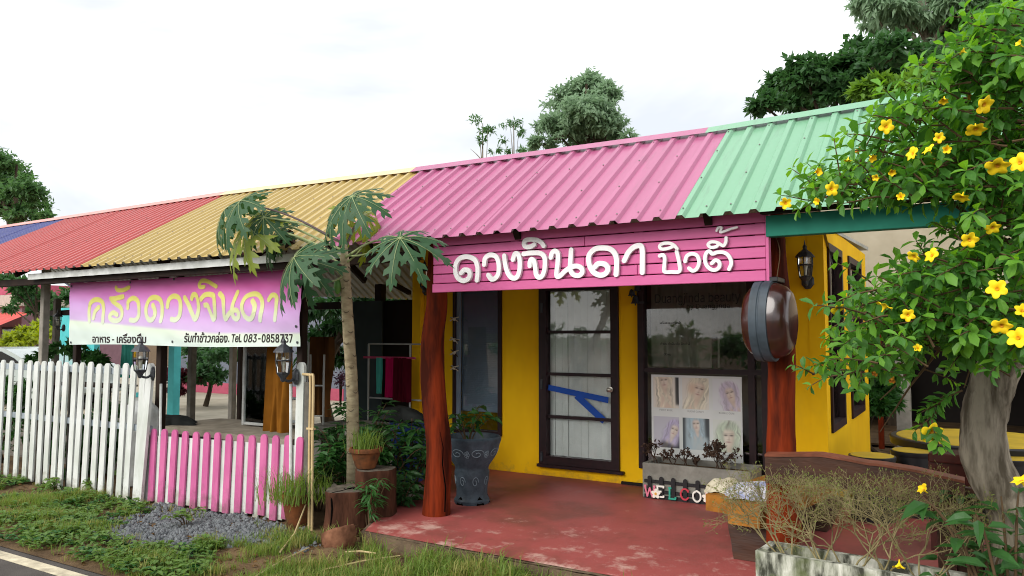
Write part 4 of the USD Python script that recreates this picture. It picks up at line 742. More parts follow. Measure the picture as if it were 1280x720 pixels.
# ------------------------------------------------------------------ rustic bench, rail, cloth
bl0 = atZ(925, 701, .123); BX_, BYf = bl0[0], bl0[1]
def live_slab(pts, z0, z1, seed, b=.012):
    s = Polygon(smooth_path(list(pts) + [pts[0]], 4)).buffer(0); v, f = arr(trimesh.creation.extrude_polygon(s, z1 - z0, engine='earcut')); v[:, 2] += z0; v, f = dense((v, f), .05); d = meshkit.fbm(v * 7 + seed, 3, seed) - .5
    c = v[:, :2].mean(0); o = v[:, :2] - c; v[:, :2] += o / (np.linalg.norm(o, axis=1, keepdims=True) + 1e-6) * d[:, None] * .03; return v, f
q1 = atY(882, 618, 5.35); q2 = atY(913, 616, 5.22); q3 = atY(962, 622, 5.12)
bench = thing('bench', 'rustic wooden bench of thick planks with yellow sawn ends beside the mossy trough', 'bench', (BX_ + .15, BYf + .3, .123))
sz = q1[2]
part(bench, 'seat_plank', bar((q1[0] + .095, 5.34, sz - .055), (q1[0] + .33, 6.5, sz - .055), .20, .115), 'cut_wood')
part(bench, 'seat_plank', bar((q2[0] + .11, 5.12, sz - .065), (q2[0] + .36, 6.45, sz - .065), .22, .13), 'cut_wood')
lg_ = rough(dense(hull([(BX_ - .1, BYf + .05, sz - .12), (BX_ + .22, BYf + .05, sz - .12), (BX_ - .08, BYf + .16, sz - .12), (BX_ + .24, BYf + .16, sz - .12), (BX_ - .045, BYf + .02, .123), (BX_ + .12, BYf + .02, .123), (BX_ - .03, BYf + .16, .123), (BX_ + .14, BYf + .16, .123)]), .05), .014, 7, 2)
part(bench, 'leg', lg_, 'bench_wood', smooth=50); part(bench, 'leg', move(lg_, (.25, 1.05, 0)), 'bench_wood', smooth=50); part(bench, 'stretcher', bar((BX_ + .05, BYf + .1, .3), (BX_ + .3, BYf + 1.15, .3), .05, .09), 'bench_wood')
def heap(c, rx, ry, h, seed, n=34):
    X, Y = np.meshgrid(np.linspace(-1, 1, n), np.linspace(-1, 1, n), indexing='ij'); R = np.sqrt(X ** 2 + Y ** 2); p = np.stack([X * 2.2, Y * 2.2, 0 * X + seed], -1)
    fold = .5 + .5 * np.sin(meshkit.fbm(p * .55, 2, seed) * 11 + X * 2.5); Z = h * np.clip(1.1 - R ** 2.5, 0, 1) * (.55 + .4 * meshkit.fbm(p * .6, 2, seed + 9) + .18 * fold); wob = 1 + .35 * (meshkit.fbm(p, 2, seed + 4) - .5)
    sq = np.maximum(np.abs(X), np.abs(Y)) / np.maximum(R, 1e-6); V = np.stack([c[0] + X * rx * sq * wob, c[1] + Y * ry * sq * wob, c[2] + Z - .05 * np.clip(R - .92, 0, 1)], -1).reshape(-1, 3)
    i, j = np.meshgrid(np.arange(n - 1), np.arange(n - 1), indexing='ij'); a = (i * n + j).ravel(); q = np.stack([a, a + n, a + n + 1, a + 1], 1); return V, np.vstack([q[:, [0, 1, 2]], q[:, [0, 2, 3]]])
c1 = atY(905, 605, 5.6); solo('folded_cloth', heap((c1[0] + .0, 5.62, sz + .012), .13, .22, .07, 5), 'cloth_cream', 'cream cloth lying rumpled at the left end of the bench', 'cloth', smooth=True)
c1 = atY(935, 607, 5.45); solo('folded_cloth', heap((c1[0] + .02, 5.5, sz + .014), .2, .24, .085, 8), 'cloth_blue', 'white and blue patterned cloth heaped on the bench beside the cream one', 'cloth', smooth=True)
r0, r1 = atY(956, 570, 4.98), atY(1206, 604, 4.72)
rail = thing('wooden_rail', 'reddish brown live-edge wooden rail from the right trunk pillar to a post behind the trough', 'railing', (r0[0], 4.9, .12))
tt = np.linspace(0, 1, 26); up_ = np.interp(tt, [0, .3, .6, 1], [0, .035, .03, 0]); wv = .012 * (meshkit.noise(np.c_[tt * 9, 0 * tt, 0 * tt], 4) - .5)
P_ = r0 + (r1 - r0) * tt[:, None]; P_[:, 2] += up_ + wv; dn = np.array([0, 0, 1.0]); hgt = np.interp(tt, [0, .2, 1], [.165, .17, .16])
ring = np.stack([P_ + [0, 0, 0], P_ + [0, .075, .005], P_ + [0, .075, 0] - dn * hgt[:, None], P_ - dn * hgt[:, None]], 1); n = len(tt); V = ring.reshape(-1, 3); F = []
for i in range(n - 1):
    for k in range(4): a, b = i * 4 + k, i * 4 + (k + 1) % 4; F += [(a, b, b + 4), (a, b + 4, a + 4)]
F += [(0, 2, 1), (0, 3, 2), (4 * n - 4, 4 * n - 3, 4 * n - 2), (4 * n - 4, 4 * n - 2, 4 * n - 1)]; part(rail, 'top_plank', (V, np.array(F)), 'bench_wood')
ring = np.stack([P_ + [0, -.006, .002], P_ + [0, .08, .008], P_ + [0, .08, .022], P_ + [0, -.008, .016]], 1); part(rail, 'cap_board', (ring.reshape(-1, 3), np.array(F)[:, ::-1]), 'bench_edge')
rpx = atY(1181, 620, 4.74); part(rail, 'post', rough(dense(bx(rpx[0] - .04, rpx[0] + .04, 4.72, 4.82, 0.0, r1[2] - .0), .08), .006, 8, 6), 'bench_wood')
part(rail, 'side_board', rough(dense(bx(rpx[0] + .045, rpx[0] + .17, 4.76, 4.81, .1, r1[2] - .03), .06), .006, 8, 7), 'bench_wood')
part(rail, 'lower_rail', bar((r0[0] + .05, 5.06, .2), (rpx[0], 4.8, .2), .04, .06), 'bench_wood')

# ------------------------------------------------------------------ mossy concrete trough with bare shrubs
ta = atY(944, 688, 4.35) - np.array([0, 0, 0.0]); TZ = ta[2]; ang = -5.5
trough = thing('trough', 'long white concrete trough streaked with black mould at the porch edge', 'planter', (ta[0], 4.2, 0))
def tr(m): return rotz(m, ang, ta)
TX0, TX1, TD, TY = ta[0], ta[0] + 1.6, .25, 4.35
part(trough, 'front_panel', tr(rough(dense(bx(TX0, TX1, TY, TY + .04, 0, TZ), .1), .005, 6, 3)), 'mossy_concrete'); part(trough, 'back_panel', tr(rough(dense(bx(TX0, TX1, TY + TD - .04, TY + TD, 0, TZ), .1), .005, 6, 4)), 'mossy_concrete')
for x in (TX0 + .001, TX1 - .046): part(trough, 'end_panel', tr(bx(x, x + .044, TY + .041, TY + TD - .041, 0, TZ - .003)), 'mossy_concrete')
part(trough, 'earth', tr(rough(dense(bx(TX0 + .044, TX1 - .045, TY + .039, TY + TD - .039, .05, TZ - .06), .1), .02, 6, 5)), 'soil')
SHL = ['leftmost bare twiggy shrub in the mossy trough, leaning over the bench', 'bare twiggy shrub second from left in the mossy trough', 'bare shrub in the trough before the rail middle', 'bare shrub in the trough left of the fallen flower', 'rightmost spreading bare shrub in the trough holding a fallen flower']
for k, (px, h, sp, ln) in enumerate(((984, .72, .8, -.3), (1027, .70, .7, 0), (1064, .70, .75, .0), (1100, .70, .75, .1), (1146, .74, 1.0, .25))):
    p = atY(px, 690, TY + .12 - (px - 982) * .0003); base = tr((np.array([[p[0], TY + .12, TZ - .07]]), np.zeros((0, 3), int)))[0][0]
    t = thing('bare_shrub', SHL[k], 'shrub', tuple(base)); ms, tips = bare_shrub(base, h * .74, sp, 60 + k, 7, .0052, 4, lean=(ln, 0)); part(t, 'branches', cat(ms), 'twig')
    tp = np.array([q[0] for q in tips if q[2] >= 5]); td = np.array([q[1] for q in tips if q[2] >= 5]); keep = rng.random(len(tp)) < .55; part(t, 'leaflets', leaves(tp[keep], td[keep] + .6 * unit(keep.sum()), unit(keep.sum()), .014, .006, shape='slim'), 'leaf_bare', kind='stuff')

# ------------------------------------------------------------------ big glazed jar planter, stumps, pots
jb = atZ(577, 632, .123); JC = np.array([jb[0] - .0, jb[1] + .16, .123])
jar = thing('jar_planter', 'large grey glazed clay jar planter on an openwork foot beside the left pillar', 'planter', tuple(JC))
prof = [(.155, 0), (.16, .03), (.14, .06), (.138, .12), (.15, .22), (.158, .27), (.148, .30), (.155, .33), (.205, .40), (.235, .47), (.25, .52), (.262, .55), (.265, .575), (.245, .59), (.23, .57), (.21, .5)]
v, f = lathe(prof, 40, JC); zz = v[:, 2] - JC[2]; aa = np.arctan2(v[:, 1] - JC[1], v[:, 0] - JC[0])
part(jar, 'body', (v, f), 'jar_clay', smooth=40); part(jar, 'earth', lathe([(.0, .50), (.215, .5), (.2, .51)], 24, JC), 'soil')
to_cam = math.atan2(-JC[1], -JC[0])
for k in range(5):     # arched openings in the foot
    a = to_cam + .5 + k * 2 * math.pi / 5; part(jar, 'foot_opening', hull([JC + np.array([math.cos(a + s) * r_, math.sin(a + s) * r_, z]) for s, z in ((-.22, .0), (.22, .0), (-.17, .045), (.17, .045), (0, .07)) for r_ in (.12, .164 - z * .3)]), 'stump_crack')
def jar_r(z): return np.interp(z, [p[1] for p in prof[:13]], [p[0] for p in prof[:13]])
def jar_line(pts, r=.0035): 
    P = smooth_path([(a, z, 0) for a, z in pts], 5); return tube([JC + np.array([math.cos(a) * (jar_r(z) + .001), math.sin(a) * (jar_r(z) + .001), z]) for a, z, _ in P], r, 5)
for k in range(8):
    a = to_cam - 1.4 + k * .8
    part(jar, 'swirl', jar_line([(a + .28 * math.cos(t) * (1 - t / 11), .455 + .045 * math.sin(t) * (1 - t / 11)) for t in np.linspace(0, 9, 16)]), 'jar_pale')
    part(jar, 'flower_relief', cat([jar_line([(a + .4 + .05 * math.cos(b) + .05 * math.cos(t), .45 + .018 * math.sin(b) + .014 * math.sin(t)) for t in np.linspace(0, 6.3, 7)], .0028) for b in np.arange(5) * 1.257]), 'jar_pale')
    part(jar, 'swirl', jar_line([(a + .2 * math.cos(t) * (1 - t / 11), .2 + .05 * math.sin(t) * (1 - t / 11)) for t in np.linspace(0, 8, 14)], .003), 'jar_pale')
def plant(name, label, base, h, n, L, W, lm, seed, spread=.5, stems=5, group=None, droop=.4, cat_='plant', per=10, shape='ovate', stemm='stem_brown'):
    r = np.random.default_rng(seed); t = thing(name, label, cat_, tuple(base), group); base = np.asarray(base, float); sm, Bp, D, N = [], [], [], []
    for k in range(stems):
        a = r.uniform(0, 6.28); o = np.array([math.cos(a), math.sin(a), 0]) * spread * h * r.uniform(.3, 1); hh = h * r.uniform(.6, 1); pth = smooth_path([base + o * .1, base + o * .35 + [0, 0, hh * .5], base + o * .8 + [0, 0, hh * .88], base + o * 1.1 + [0, 0, hh]], 4); sm.append(tube(pth, np.linspace(.008, .003, len(pth)) * (h / .6) ** .5, 5, cap=False))
        for i in range(per):
            s = r.uniform(.3, 1) ** .8; p = pth[int(s * (len(pth) - 1))]
            for _ in range(max(1, n // (stems * per))):
                b = r.uniform(0, 6.28); d = np.array([math.cos(b), math.sin(b), r.uniform(-.25, .5)]); Bp.append(p + d * .02); D.append(d); N.append([r.normal() * .3, r.normal() * .3, 1])
    part(t, 'stems', cat(sm), stemm); m = len(Bp); part(t, 'foliage', leaves(Bp, D, N, L * r.uniform(.6, 1.15, m), W * r.uniform(.7, 1.1, m), droop=droop, shape=shape), lm, kind='stuff'); return t
plant('potted_plant', 'leafy green plant growing out of the large grey jar', JC + [-.05, 0, .5], .34, 90, .10, .055, 'leaf_plant', 21, .9, 7)
def stump(c, r, h, seed, label, top=True, tilt=0.0):
    t = thing('tree_stump', label, 'stump', tuple(c)); n = 40; g = np.arange(n) * 2 * math.pi / n; rr = r * (1 + .16 * (meshkit.noise(np.stack([np.cos(g) * 1.6, np.sin(g) * 1.6, 0 * g + seed], -1), seed) - .5) * 2); pr = [(1.12, 0), (1.04, .2), (.98, .5), (.97, .8), (1.0, .97), (.97, 1.0)]
    V = np.concatenate([np.stack([c[0] + np.cos(g) * rr * s, c[1] + np.sin(g) * rr * s, np.full(n, c[2] + h * z)], 1) for s, z in pr]); V = V + (meshkit.fbm(V * [9, 9, 3], 3, seed)[:, None] - .5) * .03 * np.array([1, 1, .2]); F = []
    for i in range(len(pr) - 1):
        for j in range(n): k = (j + 1) % n; a, b, d, e = i * n + j, i * n + k, (i + 1) * n + k, (i + 1) * n + j; F += [(a, b, d), (a, d, e)]
    part(t, 'bark', (V, np.array(F)), 'stump_bark', smooth=50); tp = V[-n:]; cc = tp.mean(0); part(t, 'cut_top', rough(dense((np.vstack([tp, cc]), np.array([(j, (j + 1) % n, n) for j in range(n)])), .05), .004, 20, seed), 'stump_top'); return t, tp, cc
sc0 = atZ(421, 668, .02); sc0 = np.array([sc0[0], sc0[1] + .13, .0])
s1, tp, cc = stump(sc0, .19, .36, 3, 'short tree stump with a cracked grey top in front of the terracotta pot')
dcam = np.array([.1, -1.0]); dcam /= np.linalg.norm(dcam)
rim_i = tp[np.argmin(tp[:, 1] - .25 * (tp[:, 0] - cc[0]))]; e0 = rim_i + np.array([0, .012, -.004]); lz = np.array([0, 0, -.007])
part(s1, 'crack', tube([cc + [.04, .09, 0] + lz, cc + [.02, .02, 0] + lz, (cc + e0) / 2 + [.012, 0, 0] + lz, e0 + lz], [.008, .016, .012, .014], 6), 'stump_crack'); part(s1, 'crack', tube([e0 + [0, -.002, 0], e0 + [.012, -.006, -.12], e0 + [.006, -.014, -.24], e0 + [.02, -.02, -.33]], [.014, .009, .006, .003], 6), 'stump_crack')
part(s1, 'crack', tube([cc + [.02, .03, 0] + lz, cc + [.1, -.01, 0] + lz, cc + [.14, .03, 0] + lz], [.012, .01, .004], 5), 'stump_crack'); part(s1, 'crack', tube([cc + [-.01, -.03, 0] + lz, cc + [-.1, .02, 0] + lz], [.011, .004], 5), 'stump_crack')
sc1 = np.array([atY(468, 610, 4.93)[0], 4.93, .0]); s2, tp2, cc2 = stump(sc1, .165, .50, 7, 'reddish brown tree stump carrying the terracotta pot of grass')
def pot(c, r, h, label, m='terracotta'):
    t = thing('flower_pot', label, 'flower pot', tuple(c)); part(t, 'bowl', lathe([(r * .55, 0), (r * .62, h * .05), (r * .88, h * .7), (r * .92, h * .78), (r * 1.03, h * .8), (r * 1.05, h * .92), (r, h), (r * .88, h), (r * .84, h * .85)], 28, c), m, smooth=35); part(t, 'earth', lathe([(.0, h * .80), (r * .86, h * .8), (r * .5, h * .86)], 18, c), 'soil'); return t
pc_ = np.array([atY(457, 600, 4.88)[0], 4.88, cc2[2] + .005])
pot(pc_, .135, .17, 'terracotta pot of grass standing on the reddish stump')
def tuft(name, label, base, n, L, seed, m='grass_blade', spread=.06, cat_='grass tuft', lean=.45, solo_=True, w=.006):
    r = np.random.default_rng(seed); V, F = blades(np.c_[r.normal(size=(n, 2)) * spread, np.zeros(n)] + np.asarray(base, float), L, w, lean, r)
    return solo(name, (V, F), m, label, cat_)
def blades(base, L, w, lean, r):
    n = len(base); a = r.uniform(0, 6.28, n); o = np.stack([np.cos(a), np.sin(a), 0 * a], 1); s = np.stack([-np.sin(a), np.cos(a), 0 * a], 1); l = (L * r.uniform(.5, 1.1, n))[:, None]; b = (lean * r.uniform(.2, 1.3, n))[:, None]; z = np.array([[0, 0, 1.0]])
    p1 = base + o * l * b * .25 + z * l * .55; p2 = base + o * l * b * .75 + z * l * (1 - .35 * b); V = np.stack([base - s * w / 2, base + s * w / 2, p1 - s * w * .4, p1 + s * w * .4, p2], 1).reshape(-1, 3)
    F = np.array([(0, 1, 3), (0, 3, 2), (2, 3, 4)]); return V, (F[None] + (np.arange(n) * 5)[:, None, None]).reshape(-1, 3)
tuft('grass_tuft', 'bright grass growing in the terracotta pot on the stump', pc_ + [0, 0, .14], 160, .24, 5, lean=.7)
lpot = np.array([atZ(382, 655, .0)[0] + .08, 4.58, 0.0]); pot(lpot, .13, .3, 'brown pot half hidden by grass at the foot of the right gate post'); tuft('grass_tuft', 'long wild grass sprawling over the brown pot by the gate post', lpot + [0, 0, .24], 420, .36, 6, lean=.9, spread=.12)
rk = atZ(411, 686, 0.02); v, f = arr(trimesh.creation.icosphere(4, 1.0)); v = np.sign(v) * np.abs(v) ** .8; v[:, 2] = np.minimum(v[:, 2], .55 + .35 * v[:, 0]); v = v * [.135, .12, .125] + [rk[0], rk[1] + .1, .08]; solo('rock', rough(rough((v, f), .03, 7, 4), .008, 28, 8), 'rock', 'brown rounded stone lying before the cracked stump', 'rock', smooth=50)
nb = atY(452, 640, 4.62); plant('leafy_plant', 'small plant with narrow glossy leaves between the two stumps', (nb[0], 4.72, .0), .46, 230, .10, .022, 'leaf_plant', 31, .45, 11, droop=.5, per=14)
# ------------------------------------------------------------------ inside the open restaurant
solo('restaurant_floor', bx(-16, -5.66, 5.35, 8.6, -.05, .012), 'interior_wall', kind='structure')
c0 = atY(190, 532, 5.75); c1_ = atY(338, 535, 5.75); CZ = c0[2]
ctr = thing('concrete_counter', 'low worn concrete counter seen above the pink gate', 'counter', ((c0[0] + c1_[0]) / 2, 6.1, 0))
part(ctr, 'top_slab', rough(dense(bx(c0[0], c1_[0] + .3, 5.75, 6.75, CZ - .07, CZ), .15), .012, 3, 4), 'counter_concrete')
for x in (c0[0] + .25, (c0[0] + c1_[0]) / 2, c1_[0] - .05): part(ctr, 'leg', bx(x - .07, x + .07, 5.9, 6.6, .01, CZ - .075), 'concrete')
p = atY(216, 524, 6.0); solo('dark_cloth', heap((p[0], 6.0, CZ), .38, .3, .13, 12), 'cloth_dark', 'crumpled dark cloth on the left end of the concrete counter', 'cloth', smooth=True)
a, b = atY(304, 428, 6.3), atY(341, 523, 6.3); cb = thing('glass_cabinet', 'white framed glass food cabinet standing on the concrete counter', 'cabinet', (a[0], 6.3, CZ)); x0, x1, z1 = a[0], a[0] + .75, a[2]
for x in (x0, x1 - .03):
    for y in (6.3, 6.67): part(cb, 'upright', bx(x, x + .03, y, y + .03, CZ + .012, z1), 'white_metal')
for z in (z1 - .03, CZ + .02): part(cb, 'frame', bx(x0 + .03, x1 - .03, 6.302, 6.328, z, z + .03), 'white_metal'); part(cb, 'frame', bx(x0 + .03, x1 - .03, 6.672, 6.698, z, z + .03), 'white_metal')
for z in (CZ + .05, CZ + .33, CZ + .6): part(cb, 'shelf', bx(x0 + .031, x1 - .031, 6.33, 6.67, z, z + .012), 'white_metal')
part(cb, 'pane', bx(x0 + .03, x1 - .03, 6.312, 6.317, CZ + .05, z1 - .03), 'glass')
for k, (dx, m_) in enumerate(((.15, 'bucket_blue'), (.34, 'white_metal'), (.52, 'panel_dark'))): part(cb, 'container', lathe([(.06, 0), (.075, .1), (.07, .1)], 14, (x0 + dx, 6.5, CZ + .612)), m_); part(cb, 'container', lathe([(.05, 0), (.06, .14), (.03, .16)], 14, (x0 + dx + .03, 6.5, CZ + .345)), ('panel_dark', 'dry_brown', 'white_metal')[k])
a, b = atY(341, 405, 5.42), atY(362, 405, 5.42); zb_ = atY(345, 540, 5.42)[2]
solo('brown_curtain', drape(a[0] - .06, b[0] + .02, zb_, a[2], 5.42, .05, .19, 7, 50, 14, .22), 'cloth_brown', 'ochre brown curtain hanging beside the right end of the banner', 'curtain', smooth=True)
a, b = atY(386, 421, 6.2), atY(412, 421, 6.2); zb_ = atY(400, 520, 6.2)[2]
solo('brown_cloth', drape(a[0], b[0] + .05, zb_, a[2], 6.2, .05, .3, 9, 40, 12, .12), 'cloth_dkbrown', 'dark brown cloth draped over a stand behind the right gate post', 'cloth', smooth=True)
st = thing('metal_stand', 'thin metal stand beside the dark brown cloth', 'stand', (b[0], 6.0, 0)); 
for px in (388, 405): q = atY(px, 460, 6.05); part(st, 'leg', tube([(q[0], 6.05, .01), (q[0], 6.05, 1.4)], .012, 6), 'galvanised')
for y in (482, 520): q0, q1_ = atY(388, y, 6.05), atY(405, y, 6.05); part(st, 'rail', tube([q0, q1_], .009, 6), 'galvanised')
a = atY(388, 530, 6.0); b = atY(442, 530, 6.0); tb = thing('dark_table', 'low dark stone table in shade left of the papaya trunk', 'table', (a[0], 6.2, 0)); part(tb, 'top', rough(dense(bx(a[0], b[0] + .2, 5.9, 6.6, a[2] - .08, a[2]), .15), .012, 4, 2), 'concrete')
for x in (a[0] + .1, b[0]): part(tb, 'leg', bx(x - .06, x + .06, 6.0, 6.5, .01, a[2] - .085), 'concrete')
def facing_panel(px0, px1, py0, py1, Y, th): a, b = atY(px0, py0, Y), atY(px1, py1, Y); return bx(a[0], b[0], Y, Y + th, b[2], a[2])
solo('board', facing_panel(438, 476, 377, 560, 7.45, .02), 'panel_dark', 'tall grey green board standing behind the papaya trunk', 'board')
solo('board', facing_panel(477, 527, 377, 560, 7.6, .02), 'interior_dark', 'dark brown board behind the clothes rack', 'board')
a, b = atY(461, 430, 6.75), atY(527, 430, 6.75); rk_ = thing('clothes_rack', 'thin metal clothes rack with hanging towels behind the papaya trunk', 'clothes rack', (a[0], 6.75, 0))
for x in (a[0], atY(513, 430, 6.75)[0]): part(rk_, 'upright', tube([(x, 6.75, .01), (x, 6.75, a[2])], .011, 6), 'galvanised')
for y, m_ in ((430, 'galvanised'), (498, 'galvanised')): z = atY(480, y, 6.75)[2]; part(rk_, 'rail', tube([(a[0], 6.75, z), (b[0], 6.75, z)], .01, 6), m_)
z = atY(480, 447, 6.7)[2]; part(rk_, 'pink_rail', tube([(a[0] - .03, 6.7, z), (b[0] - .05, 6.7, z)], .014, 6), 'plastic_pink')
for nm, px0, px1, y1, m_, lb in (('towel', 471, 478, 492, 'cloth_teal', 'narrow teal towel hanging on the clothes rack'), ('towel', 482, 493, 497, 'cloth_magenta', 'magenta towel hanging on the clothes rack'), ('towel', 493, 514, 503, 'cloth_maroon', 'wide maroon cloth hanging at the right of the clothes rack')):
    q0, q1_ = atY(px0, 448, 6.69), atY(px1, y1, 6.69); solo(nm, drape(q0[0], q1_[0], q1_[2], q0[2] + .01, 6.68, .02, .08, int(px0), 24, 8), m_, lb, 'towel', smooth=True)
p = atY(498, 516, 6.2); solo('folded_tarp', heap((p[0], 6.2, p[2] - .05), .33, .25, .15, 17), 'cloth_dark', 'dark grey tarp heaped on the blue bin below the clothes rack', 'tarp', smooth=True)
p = atY(511, 520, 6.25); bn = thing('blue_bin', 'blue plastic bin under the dark tarp left of the red pillar', 'bin', (p[0], 6.25, .01)); part(bn, 'body', lathe([(.15, .01), (.19, p[2] - .08)], 22, (p[0], 6.25, 0)), 'bucket_blue', smooth=40); part(bn, 'rim', lathe([(.19, p[2] - .08), (.205, p[2] - .07), (.2, p[2] - .05), (.17, p[2] - .06)], 22, (p[0], 6.25, 0)), 'bucket_blue')
p = atY(426, 474, 6.5); bq = thing('dried_bouquet', 'bunch of dusty purple dried flowers behind the papaya trunk', 'flowers', tuple(p)); m = 120; part(bq, 'blooms', leaves(p + unit(m) * rng.uniform(.2, 1, (m, 1)) * [.09, .07, .09], unit(m), unit(m), .04, .02), 'purple_bloom', kind='stuff'); part(bq, 'stems', tube([p, p - [0, 0, .35]], [.02, .012], 6), 'stem_brown')
p = atY(157, 432, 7.0); q = atY(165, 452, 7.0); solo('towel', drape(p[0] - .1, q[0] + .03, q[2] - .25, p[2] + .05, 7.0, .03, .1, 31, 30, 8), 'cloth_teal', 'turquoise cloth hanging below the banner beside the left lantern', 'towel', smooth=True)
# things behind the white fence
RX0, RX1 = atY(62, 480, 5.5)[0], atY(140, 480, 5.5)[0]
sh_ = thing('wooden_rack', 'weathered wooden rack standing in the shade behind the white fence', 'rack', (RX0, 5.6, 0))
for x in (RX0 + .08, RX1 - .08):
    for y in (5.5, 5.8): part(sh_, 'leg', bx(x - .025, x + .025, y - .025, y + .025, .0, .98), 'dark_wood')
for z in (.35, .68, .96): part(sh_, 'shelf', bx(RX0, RX1, 5.46, 5.84, z, z + .025), 'dark_wood')
pb = atY(176, 520, 5.0); br = thing('barrel', 'white plastic barrel behind the last fence pickets', 'barrel', (pb[0] - .05, 5.05, 0)); part(br, 'body', lathe([(.16, .01), (.19, .1), (.19, .75), (.17, .82), (.09, .9), (.09, .95)], 24, (pb[0] - .08, 5.05, 0)), 'white_metal', smooth=40); part(br, 'lid', lathe([(.095, .945), (.095, .985)], 20, (pb[0] - .08, 5.05, 0)), 'teal_paint')

# ------------------------------------------------------------------ the yard at the right: shed, table, stools
def stool(c, r, h, name, label, group=None):
    t = thing(name, label, 'stool', tuple(c), group); part(t, 'drum', lathe([(r * .92, 0), (r, .03), (r, h - .04)], 26, c), 'black_paint', smooth=40); part(t, 'rim', lathe([(r * 1.02, h - .04), (r * 1.05, h - .03), (r * 1.05, h - .004), (r * 1.03, h)], 26, c), 'black_paint', smooth=30); part(t, 'seat', lathe([(r * .96, h), (r * .95, h + .004)], 26, c), 'table_yellow'); return t
tcx = np.array([.02, 7.9, 0]); TT = atY(1113, 541, 7.9)[2]; tx0 = atY(1113, 543, 7.9)[0]; TR = tcx[0] - tx0
tbl = thing('round_table', 'round concrete garden table with black rim and yellow top behind the rail', 'table', tuple(tcx))
part(tbl, 'top', lathe([(TR * .9, TT - .08), (TR, TT - .07), (TR * 1.01, TT - .01), (TR * .99, TT)], 48, tcx), 'black_paint', smooth=35); part(tbl, 'top_inlay', lathe([(TR * .93, TT), (TR * .925, TT + .005)], 48, tcx), 'table_yellow')
part(tbl, 'pedestal', lathe([(.26, 0), (.25, .05), (.2, .1), (.22, .3), (.19, .5), (.26, TT - .08)], 24, tcx), 'black_paint', smooth=40)
for k, (px, py, Y, lb) in enumerate(((1142, 563, 7.25, 'round black stool with yellow seat left of the table pedestal'), (1090, 569, 6.9, 'round black stool with yellow seat near the yellow house corner'), (1262, 572, 7.2, 'round black stool with yellow seat behind the big curved trunk'))):
    p = atY(px, py, Y); stool((p[0], Y, 0), .17, p[2], 'stool', lb, 'yellow topped stools')
p = atY(1187, 566, 6.2); ch = thing('wooden_stool', 'dark reddish wooden block seat between table pedestal and trunk', 'stool', (p[0], 6.2, 0)); part(ch, 'seat', bx(p[0] - .13, p[0] + .13, 6.1, 6.4, p[2] - .06, p[2], .008), 'drum_wood'); 
for s in (-1, 1): part(ch, 'side', bx(p[0] + s * .11 - .02, p[0] + s * .11 + .02, 6.12, 6.38, .0, p[2] - .06), 'drum_wood')
part(ch, 'front', bx(p[0] - .09, p[0] + .09, 6.13, 6.16, .1, p[2] - .06), 'drum_wood')
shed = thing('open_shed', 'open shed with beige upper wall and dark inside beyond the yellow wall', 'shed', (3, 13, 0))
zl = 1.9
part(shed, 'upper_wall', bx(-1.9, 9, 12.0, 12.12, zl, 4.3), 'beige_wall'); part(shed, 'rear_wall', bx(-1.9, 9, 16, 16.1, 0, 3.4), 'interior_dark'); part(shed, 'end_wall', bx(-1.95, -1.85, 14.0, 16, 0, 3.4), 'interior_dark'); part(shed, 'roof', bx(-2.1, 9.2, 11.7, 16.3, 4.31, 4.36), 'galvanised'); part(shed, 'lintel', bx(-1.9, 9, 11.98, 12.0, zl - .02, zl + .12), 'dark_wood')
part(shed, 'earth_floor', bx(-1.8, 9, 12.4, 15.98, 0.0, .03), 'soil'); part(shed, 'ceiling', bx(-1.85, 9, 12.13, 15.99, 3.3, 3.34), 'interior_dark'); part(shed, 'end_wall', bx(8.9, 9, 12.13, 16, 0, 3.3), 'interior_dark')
for px, Y, w, m_ in ((1129, 12.06, .18, 'pale_post'), (1244, 9.0, .09, 'grey_post'), (1100, 12.06, .07, 'trunk_red')): p = atY(px, 480, Y); part(shed, 'post', bx(p[0] - w / 2, p[0] + w / 2, Y - w / 2, Y + w / 2, 0, zl if Y > 10 else 1.5), m_)
pw = atY(1268, 520, 8.8); whl = thing('bicycle', 'bicycle parked in the dark behind the curved trunk', 'bicycle', (pw[0], 8.8, 0))
for dx in (0, 1.02):
    c = np.array([pw[0] + dx, 8.85, .33]); g = np.linspace(0, 2 * math.pi, 33); wq = part(whl, 'wheel', tube([c + [.31 * math.cos(a), 0, .31 * math.sin(a)] for a in g], .018, 6, cap=False), 'tyre')
    part(wq, 'spokes', cat([tube([c, c + [.3 * math.cos(a), 0, .3 * math.sin(a)]], .002, 4) for a in np.arange(14) * 2 * math.pi / 14]), 'galvanised')
fr3 = [(0, .33), (.35, .35), (.3, .8), (0.02, .33), (.35, .35), (.88, .78), (.3, .75), (.88, .78), (1.02, .33)]
part(whl, 'frame', tube([(pw[0] + x, 8.85, z) for x, z in fr3], .014, 6), 'bucket_blue'); part(whl, 'seat', bx(pw[0] + .2, pw[0] + .42, 8.79, 8.91, .84, .88, .01), 'black_paint'); part(whl, 'handlebar', tube([(pw[0] + .8, 8.6, .95), (pw[0] + .88, 8.85, .92), (pw[0] + .8, 9.1, .95)], .012, 6), 'iron')

